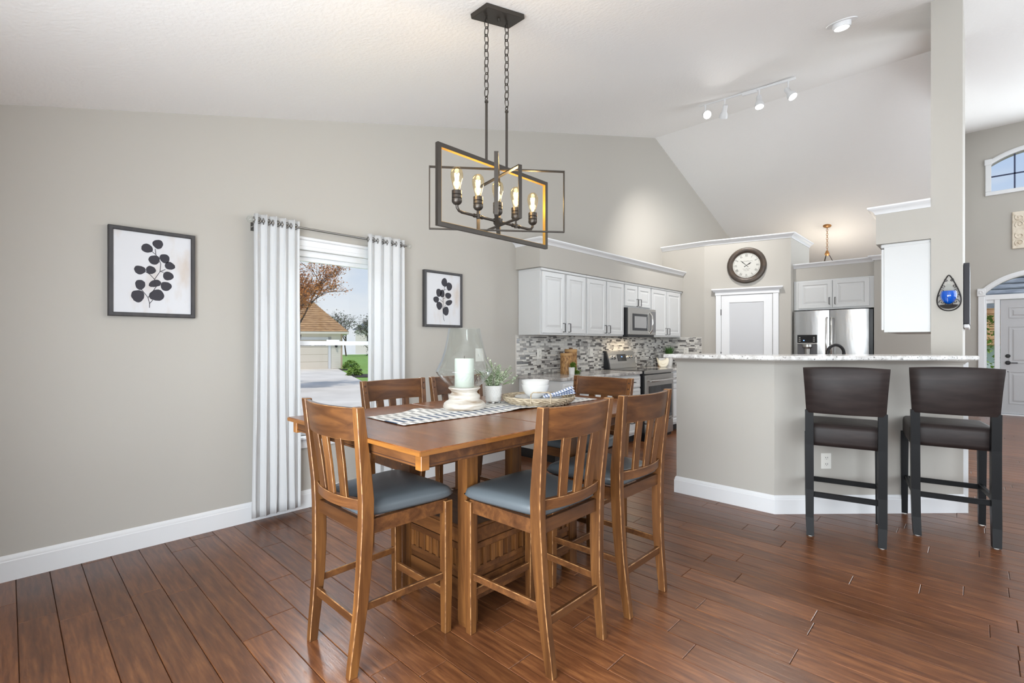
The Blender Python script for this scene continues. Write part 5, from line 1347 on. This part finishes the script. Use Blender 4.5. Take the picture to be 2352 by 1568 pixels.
# rust-leaved tree
def tree(name, label, lat, d, h, r, lm, leaf_n, leaf_s, seed, group=None, trunk=.16, levels=4, spread=.55, cat='tree', lean=0.0):
    rnd = random.Random(seed); p = W2(lat, d)
    t = thing(name, label, cat, (p[0], p[1], GZ), 0, group); br = MB(); tips = []
    def grow(p0, dr, ln, rad, lv):
        p1 = p0+dr*ln; mid = (p0+p1)/2+Vector((rnd.gauss(0, .04), rnd.gauss(0, .04), 0))*ln
        br.tube([p0, mid, p1], [rad, rad*.85, rad*.68], 5 if lv > 1 else 4, False, False)
        if lv <= 2: tips.append((p0, p1))
        if lv == 0: return
        for k in range(rnd.choice((3, 3, 4)) if lv > 1 else 3):
            nd = (dr+Vector((rnd.gauss(0, spread), rnd.gauss(0, spread), rnd.gauss(.12, .25)))).normalized(); s0 = rnd.uniform(.45, 1.0)
            grow(p0+(p1-p0)*s0, nd, ln*rnd.uniform(.62, .8), rad*.6, lv-1)
    grow(Vector((0, 0, 0)), Vector((lean*RGT.x, lean*RGT.y, 1)).normalized(), h*.34, trunk, levels)
    br.build('branches', M_bark, t); mb = MB(); pts = []
    for i in range(leaf_n):
        a, b_ = rnd.choice(tips); s = rnd.random(); pts.append(a+(b_-a)*s+Vector((rnd.gauss(0, r), rnd.gauss(0, r), rnd.gauss(0, r))))
    leaf_cluster(mb, pts, leaf_s, rnd); mb.build('foliage', lm, t)
    return t
tree('leafy_tree', 'rust-leaved spring tree in front of the tan-roofed garage', -9.45, 20.5, 6.7, .11, M_fall, 14000, .09, 4, None, .11, 6, .68, 'tree', .2)
for i, (lat, d, h, sd) in enumerate(((-17, 66, 7, 2), (-20.5, 72, 8, 3), (-24, 70, 9, 5), (-14, 75, 6.5, 6))):
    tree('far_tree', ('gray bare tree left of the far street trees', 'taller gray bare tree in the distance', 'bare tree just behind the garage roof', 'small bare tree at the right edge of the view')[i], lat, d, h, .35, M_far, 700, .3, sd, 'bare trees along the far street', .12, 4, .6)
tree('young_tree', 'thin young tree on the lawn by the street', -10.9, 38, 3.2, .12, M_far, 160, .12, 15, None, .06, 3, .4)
def shrub(label, x, y, z, rx, rz_, lm, n_, s, seed, grp=None):
    rnd = random.Random(seed); t = thing('shrub', label, 'shrub', (x, y, z), 0, grp); pts = []
    MB().lathe([(.04, 0), (.03, rz_*.5)], 6).build('stem', M_bark, t)
    for i in range(n_):
        a, c_ = rnd.uniform(0, 6.28), rnd.uniform(-.2, 1); q = math.sqrt(max(0, 1-c_*c_))*rnd.uniform(.75, 1.05); pts.append((rx*q*math.cos(a), rx*q*math.sin(a), rz_*(.25+.75*max(0, c_))))
    leaf_cluster(MB(), pts, s, rnd).build('foliage', lm, t)
for (lab, lat, d, rx, rz_, lm, sd) in (('bright green shrub at the garage corner', -11.3, 33.9, .55, .6, M_bush, 1), ('tall dark evergreen beside the garage corner', -11.6, 41.0, .7, 3.4, M_ever, 2), ('low green shrub in the mulch bed by the lawn', -9.0, 27.6, .4, .4, M_bush, 3)):
    p = W2(lat, d); shrub(lab, p[0], p[1], GZ, rx, rz_, lm, 420, .16, sd)
hp_ = W2(-23.5, 85)
t = thing('far_house', 'pale distant house with a gray gable roof past the street', 'building', (hp_[0], hp_[1], GZ), rz)
MB().box(-4, 4, 0, 7, 0, 4.2).build('wall', M_siding, t); MB().prism([(-4.5, 4.2), (4.5, 4.2), (0, 7.0)], -.4, 7.4, 'y').build('roof', M_roofg, t)
for x in (-2, 1.2): MB().box(x, x+.9, -.03, 0, 1.8, 3.2).build('window', M_darkglass, t)
# seen through the entry sidelight and transom
struct(MB().box(2, 9, YF+.17, 14, -.15, -.05).build('porch_slab', M_conc), 'concrete porch outside the front door')
t = thing('porch_wing', 'neighbouring wing with slate shingle roof seen through the door transom', 'building', (5.2, 15.2, GZ))
MB().box(.2, 4, 0, 3, 0, 2.6).build('wall', M_siding, t)
mb = MB(); mb.prism([(-.35, 2.62), (4.2, 5.6), (4.2, 5.75), (-.35, 2.77)], -1.4, 4.4, 'x'); o = mb.build('roof', M_roofg, t)
for i in range(22):
    f_ = i/22; MB().box(-1.4, 4.4, -.35+4.55*f_, -.35+4.55*f_+.05, 2.79+2.98*f_-.0, 2.79+2.98*f_+.03).build('shingle_course', M_roofg, o)
t = thing('brick_house', 'tan brick house across the street seen through the door sidelight', 'building', (4.6, 30, GZ))
MB().box(-4, 6, 0, 6, 0, 1.75).build('wall', mat('pale_gray_siding', rgb(196, 200, 206), .8), t); o = MB().prism([(-.3, 1.75), (3, 4.6), (6.3, 1.75)], -4.4, 6.4, 'x').build('roof', M_roof, t)
for i in range(12):
    f_ = i/12; MB().box(-4.4, 6.4, -.3+3.3*f_, -.3+3.3*f_+.07, 1.77+2.85*f_, 1.77+2.85*f_+.05).build('shingle_course', M_roof, o)
shrub('yellow-green leafy bush outside the door sidelight', 4.05, 15.6, GZ, .55, 2.5, M_bush, 900, .10, 8)
